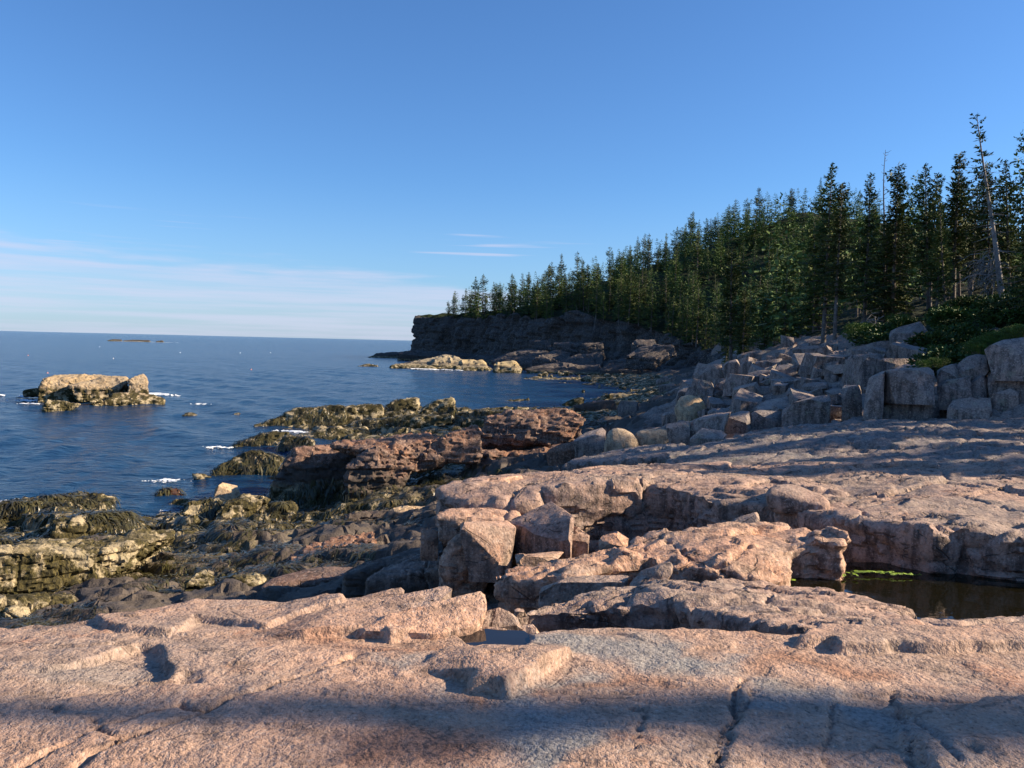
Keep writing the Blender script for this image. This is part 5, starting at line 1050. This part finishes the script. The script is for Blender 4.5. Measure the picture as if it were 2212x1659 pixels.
def mass_tree(seed):
    return spruce(seed, 10, 3.2, .05, .74, .80, .62, M['needles_far'], .1, 0, 0)[1]
mm = [mesh_np(mass_tree(60 + k))[0] for k in range(3)]; mv = []; mf = []; off = 0
cnt = 0
while cnt < 430:
    if cnt < 110:                                           # the crest behind the near wood
        p = HEAD(rt.uniform(.16, .44), rt.uniform(35, 125))
        if not 1480 < pixel_x(p) < 2150: continue
    elif cnt < 385:
        t = rt.uniform(.04, .70); p = HEAD(t, 5 + 110*rt.random()**.9)
        if pixel_x(p) > 1900: continue
    else:
        y = rt.uniform(60, 135); q = at_y(rt.uniform(1590, 2350), 745, y); p = Vector((q.x, q.y, float(base_z(q.x, q.y)[0])))
        if p.z < 6: continue
    H = rt.uniform(8, 13)/10; a = rt.uniform(0, 6.28); v = mm[cnt % 3]; c, s = math.cos(a), math.sin(a); w = H*rt.uniform(1.0, 1.3)
    mv.append(np.stack([(v[:, 0]*c - v[:, 1]*s)*w + p.x, (v[:, 0]*s + v[:, 1]*c)*w + p.y, v[:, 2]*H + p.z - .5], 1))
    n = len(v)//4; mf.append(np.arange(n*4).reshape(n, 4) + off); off += len(v); cnt += 1
tag(link('distant_forest', np_mesh('distant_forest', np.concatenate(mv), np.concatenate(mf), (M['needles_far'],), False)), 'dense spruce forest filling the slope behind the front trees', 'forest', kind='stuff')

# trees standing on the bank to the right of the viewpoint, out of frame, whose shade falls across the ledges
SHADE = [(24, 15, 7.8, 2, 1.2), (26, 17.2, 8, 0, 1.2), (25, 19.5, 7.8, 2, 1.2), (23, 21.5, 7.2, 1, 1.2), (27, 23, 8.5, 2, 1.2), (30, 16, 9, 3, 1.2), (24.5, 25, 7.5, 2, 1.2), (28, 27.5, 8.5, 0, 1.2), (26, 31, 7.5, 2, 1.2), (29, 34.5, 9, 1, 1.2), (28.5, 39.5, 9, 2, 1.2), (33, 30, 9, 0, 1.2), (36, 24, 10, 2, 1.2), (31, 43.5, 9, 2, 1.2),
         (27, 7.6, 8, 3, 1.0), (26, 4.3, 11.2, 0, .40), (30, 4.45, 13, 2, .36), (34, 4.6, 14.5, 0, .36), (29, 3.5, 10.6, 1, .30)]
for x, y, H, k, wd in SHADE:
    plant_tree('spruce_tree', (x, y, float(base_z(x, y)[0]) - .2), rt.uniform(0, 6.28), (H/10*wd, H/10*wd, H/10), NEAR[k], 'spruce on the bank beside the ledges', 'spruces on the bank beside the ledges')

# ------------------------------------------------------------------ shrubs and dead wood at the edge of the wood
def shrub_mesh(seed, n, leaf):
    rn = random.Random(seed); C = Acc(); T = Acc()
    lobes = [(rn.uniform(-.6, .6), rn.uniform(-.4, .4), rn.uniform(.25, .6), rn.uniform(.28, .5)) for _ in range(9)]
    for x, y, z, r in lobes: T.tube([Vector((x*.2, y*.2, -.1)), Vector((x*.7, y*.7, z*.6)), Vector((x, y, z))], [.02, .014, .006], 3)
    for _ in range(n):
        x, y, z, r = rn.choice(lobes); d = Vector((rn.gauss(0, 1), rn.gauss(0, 1), rn.gauss(.25, 1))).normalized(); p = Vector((x, y, z)) + d*r*rn.uniform(.55, 1.05)
        if p.z < -.05: continue
        dd = (d + Vector((rn.uniform(-.7, .7), rn.uniform(-.7, .7), rn.uniform(-.3, .6)))).normalized(); C.leaf(p, dd, dd.cross(Vector((rn.uniform(-1, 1), rn.uniform(-1, 1), rn.uniform(-1, 1)))).normalized(), leaf*rn.uniform(.7, 1.3), leaf*.32)
    return T, C
def shrub_kind(seed, n, leaf, mat):
    T, C = shrub_mesh(seed, n, leaf); return T.mesh('stem', M['bark'], True), C.mesh('foliage', mat)
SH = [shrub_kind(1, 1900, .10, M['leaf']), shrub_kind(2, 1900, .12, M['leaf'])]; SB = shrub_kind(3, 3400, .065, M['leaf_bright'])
def shrub(p, sc, m, label, group=None):
    e = bpy.data.objects.new('shrub', None); COL.objects.link(e); e.location = p; e.rotation_euler = (0, 0, rt.uniform(0, 6.28)); e.scale = sc
    link('stem', m[0], e); link('foliage', m[1], e); tag(e, label, 'shrub', group)
def on_ground(fr, x, y, yy=None):
    u, v = uv(fr, x, y); p = at_y(u, v, yy); return Vector((p.x, p.y, float(base_z(p.x, p.y)[0])))
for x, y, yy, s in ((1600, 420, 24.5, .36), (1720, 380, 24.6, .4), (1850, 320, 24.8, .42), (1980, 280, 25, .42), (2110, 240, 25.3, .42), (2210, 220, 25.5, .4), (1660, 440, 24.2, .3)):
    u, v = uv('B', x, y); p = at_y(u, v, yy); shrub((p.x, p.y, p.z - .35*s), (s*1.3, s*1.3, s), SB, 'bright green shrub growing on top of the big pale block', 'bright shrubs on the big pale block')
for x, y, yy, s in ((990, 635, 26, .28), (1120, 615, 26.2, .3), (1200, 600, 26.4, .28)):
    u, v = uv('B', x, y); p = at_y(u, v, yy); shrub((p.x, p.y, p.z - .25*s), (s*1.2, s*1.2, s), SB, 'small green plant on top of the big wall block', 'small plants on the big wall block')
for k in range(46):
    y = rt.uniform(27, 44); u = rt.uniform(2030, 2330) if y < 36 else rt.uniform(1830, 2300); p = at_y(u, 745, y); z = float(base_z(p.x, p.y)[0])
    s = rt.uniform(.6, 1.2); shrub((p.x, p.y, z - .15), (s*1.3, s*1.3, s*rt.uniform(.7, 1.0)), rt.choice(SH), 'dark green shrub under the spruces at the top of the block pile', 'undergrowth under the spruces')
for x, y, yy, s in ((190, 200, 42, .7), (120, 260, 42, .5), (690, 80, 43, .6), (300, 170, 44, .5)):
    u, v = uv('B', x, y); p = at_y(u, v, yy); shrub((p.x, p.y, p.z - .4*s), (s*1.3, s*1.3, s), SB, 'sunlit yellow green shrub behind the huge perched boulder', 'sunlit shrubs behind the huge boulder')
def dead_tangle(fr, x0, y0, x1, y1, yy, n, label, seed):
    rn = random.Random(seed); A = Acc()
    for _ in range(n):
        a = at_y(*uv(fr, rn.uniform(x0, x1), rn.uniform(y0, y1)), yy + rn.uniform(-.6, .6)); d = Vector((rn.uniform(-1, .3), rn.uniform(-.5, .5), rn.uniform(-1, .1))).normalized(); L = rn.uniform(.5, 1.6)
        A.tube([a, a + d*L*.5 + Vector((0, 0, .08)), a + d*L + Vector((rn.uniform(-.2, .2), 0, -.15))], [.022, .014, .005], 3)
        for _ in range(3):
            o = a + d*L*rn.uniform(.2, .9); A.tube([o, o + Vector((rn.uniform(-1, 1), rn.uniform(-.6, .6), rn.uniform(-.8, .5)))*.35], [.010, .003], 3)
    me = A.mesh('dead_branches', M['deadwood'], True); o = link('dead_branches', me); tag(o, label, 'dead branches')
dead_tangle('3', 1930, 1000, 2060, 1230, 39.5, 60, 'tangle of bleached dead branches under the tall leaning spruce', 3)
dead_tangle('3', 1200, 1420, 1480, 1500, 44, 26, 'bleached dead branches lying behind the huge perched boulder', 4)

# ------------------------------------------------------------------ rockweed draped over the intertidal rock
def build_weed():
    rs = np.random.RandomState(12); CO = np.concatenate([c for c, _ in SAMPLES]); NO = np.concatenate([n for _, n in SAMPLES])
    src = np.concatenate([np.full(len(c), i) for i, (c, _) in enumerate(SAMPLES)])
    r = np.hypot(CO[:, 0], CO[:, 1])
    zmax = np.where(src == 0, np.where(CO[:, 0] < -2.5, 3.1, 2.3), 2.2)
    m = fbm(CO*[.55, .55, .8] + 3, 4) + np.where(src == 0, .16, .35)*(1.2 - CO[:, 2]) - np.where(src == 0, -.22, .05)
    ok = (CO[:, 2] > .02) & (CO[:, 2] < zmax) & (r < 75) & (m > 0) & (NO[:, 2] > -.1) & (CO[:, 0] < r*.1 + 2) & (r > 8)
    idx = np.nonzero(ok)[0]; w = np.where(src[idx] == 0, 1.0, .55); idx = rs.choice(idx, min(72000, len(idx)*3), True, w/w.sum())
    p = CO[idx] + rs.randn(len(idx), 3)*[.05, .05, 0]; n = NO[idx]; rr = r[idx]
    g = np.array([0, 0, -1.0]) - n*(-n[:, 2:3]); gl = np.linalg.norm(g, axis=1, keepdims=True)
    flow = np.stack([vnoise(p*.9 + 3), vnoise(p*.9 + 33), 0*rr], 1)*1.1
    d = g/np.maximum(gl, .25) + flow*(1 - np.clip(gl, 0, .8)) + rs.randn(len(idx), 3)*.28
    d -= n*(d*n).sum(1, keepdims=True); d /= np.maximum(np.linalg.norm(d, axis=1, keepdims=True), 1e-6)
    sc = np.clip(rr/20, .65, 2.4)[:, None]; L = (.14 + .30*rs.rand(len(idx), 1))*sc**.5; wd = (.005 + .008*rs.rand(len(idx), 1))*sc
    sd = np.cross(n, d); V = []
    for k, (f, lift) in enumerate(((0, .015), (.45, .04), (1.0, .0))):
        c = p + d*L*f + n*(lift*sc**.5 + .02) + np.array([0, 0, -.12])*L*f*f + sd*(rs.randn(len(idx), 1)*.02*f)
        ww = wd*(1.1, 1.4, .4)[k]; V += [c - sd*ww, c + sd*ww]
    V = np.stack(V, 1).reshape(-1, 3); b = np.arange(len(idx))[:, None]*6
    F = np.concatenate([b + np.array([[2*k, 2*k+1, 2*k+3, 2*k+2]]) for k in range(2)])
    tag(link('rockweed', np_mesh('rockweed', V, F, (M['weed'],), True)), 'olive brown rockweed draped over the intertidal rocks', 'seaweed', kind='stuff')
build_weed()

# ------------------------------------------------------------------ foam, algae, buoys
def lumps(name, spots, mat, label, cat, seed, zfn=None, amp=.12, thr=.0, res=34):
    rs = np.random.RandomState(seed); V = []; F = []; off = 0
    for c, rx, ry, ang in spots:
        g = np.linspace(-1, 1, res); a, b = np.meshgrid(g, g); a = a.ravel(); b = b.ravel(); ca, sa = math.cos(ang), math.sin(ang)
        x = c[0] + a*rx*ca - b*ry*sa; y = c[1] + a*rx*sa + b*ry*ca; e = 1 - np.sqrt(a*a + b*b)
        q = np.stack([a*4.5 + rs.rand()*30, b*4.5*max(.4, ry/rx) + rs.rand()*30, 0*a + seed], 1)
        m = e*.8 + .95*fbm(q, 4) - .22; h = np.clip(m, -.3, .6)*amp*min(3, rx) + .02
        f = grid_faces(res, res); f = f[(m[f] > thr).all(1)]
        V.append(np.stack([x, y, c[2] + h], 1)); F.append(f + off); off += res*res
    tag(link(name, np_mesh(name, np.concatenate(V), np.concatenate(F), (mat,))), label, cat, kind='stuff')
def sea_at(fr, x, y): return tuple(on_z(*uv(fr, x, y), .03))
lumps('foam', [(sea_at('1', 480, 543), 8.5, 1.6, .05), (sea_at('1', 630, 548), 2.6, 1.2, 0), (sea_at('1', 985, 524), 3.2, 1.4, -.1), (sea_at('1', 205, 563), 2.4, .9, 0), (sea_at('1', 215, 581), 1.4, .5, 0), (sea_at('1', 370, 566), 2, .8, 0), (sea_at('1', 1300, 583), 1.2, .5, 0),
               (sea_at('1', 1965, 772), 2.7, .75, -.12), (sea_at('1', 1400, 862), 1.1, .5, .3), (sea_at('1', 1100, 1072), 1.0, .35, .1), (sea_at('1', 1020, 1082), .8, .25, 0), (sea_at('1', 130, 1212), .9, .3, .1), (sea_at('1', 20, 1222), .9, .3, 0), (sea_at('1', 240, 1190), .8, .25, .2), (sea_at('1', 40, 1385), .6, .3, .2), (sea_at('1', 1700, 725), 1.2, .4, .1), (sea_at('1', 430, 1300), .4, .2, .2),
               *[((p[0], p[1], .03), w_, w_*.35, a_) for p, w_, a_ in zip(SHORELINE, np.random.RandomState(5).uniform(.25, .9, 46), np.random.RandomState(6).uniform(-.5, .5, 46))], (sea_at('2', 320, 885), 5, 3, 0), (sea_at('2', 550, 962), 5, 1.2, 0), (sea_at('2', 650, 967), 4, 1, 0)], M['foam'], 'white foam where waves break round the rocks', 'foam', 3)
lumps('foam', [((*at_y(*uv('1', 890, 178), 725)[:2], .1), 22, 4, 0), ((*at_y(*uv('1', 1060, 180), 725)[:2], .1), 11, 3, 0)], M['foam'], 'thin line of surf along the far skerries', 'foam', 5, amp=.05)
def pool_at(x, y): return tuple(on_z(*uv('8', x, y), 4.655))
lumps('green_algae', [(pool_at(650, 470), .16, .05, .1), (pool_at(600, 478), .12, .05, .1), (pool_at(760, 418), .16, .05, 0), (pool_at(820, 422), .2, .06, -.1), (pool_at(1000, 434), .3, .07, -.15), (pool_at(900, 420), .2, .05, 0), (pool_at(580, 455), .10, .08, .6), (pool_at(1200, 420), .3, .04, 0), (pool_at(1400, 430), .25, .04, 0)], M['algae'], 'bright green algae along the end of the tide pool', 'algae', 7, amp=.12, res=26)
def buoy_meshes(mat):
    prof = [(0, -.18), (.06, -.16), (.11, -.08), (.12, .05), (.10, .14), (.05, .20), (.0, .21)]; n = 10; V = [(r*math.cos(6.283*j/n), r*math.sin(6.283*j/n), z) for r, z in prof for j in range(n)]
    F = [(k*n+j, k*n+(j+1) % n, (k+1)*n+(j+1) % n, (k+1)*n+j) for k in range(len(prof)-1) for j in range(n)]
    A = Acc(); A.tube([Vector((0, 0, -.3)), Vector((0, 0, .5))], [.018, .016], 6); return np_mesh('float', np.array(V), np.array(F), (mat,)), A.mesh('stick', M['deadwood'], True)
bm_w = buoy_meshes(simple('white_buoy', (.8, .8, .78), (.7, .7, .68), 9, .4)); bm_p = buoy_meshes(simple('pink_buoy', (.75, .28, .22), (.7, .25, .2), 9, .4))
for x, y, m, lb in ((727, 288, bm_w, 'white float beyond the islet'), (640, 213, bm_w, None), (1540, 252, bm_w, None), (1155, 250, bm_w, None), (1735, 250, bm_w, None), (1610, 360, bm_p, 'pinkish red lobster buoy on open water towards the cliff'), (305, 384, bm_p, 'pinkish red lobster buoy floating just behind the islet'), (180, 268, bm_p, 'pinkish red lobster buoy far out past the low end of the islet')):
    p = sea_at('1', x, y); e = bpy.data.objects.new('lobster_buoy', None); COL.objects.link(e); e.location = p; e.rotation_euler = (rt.uniform(-.3, .3), rt.uniform(-.3, .3), 0); s = 1.0; e.scale = (s, s, s)
    link('float', m[0], e); link('stick', m[1], e); tag(e, lb or 'white lobster buoy floating on the open sea', 'buoy', None if lb else 'white lobster buoys on the open sea')
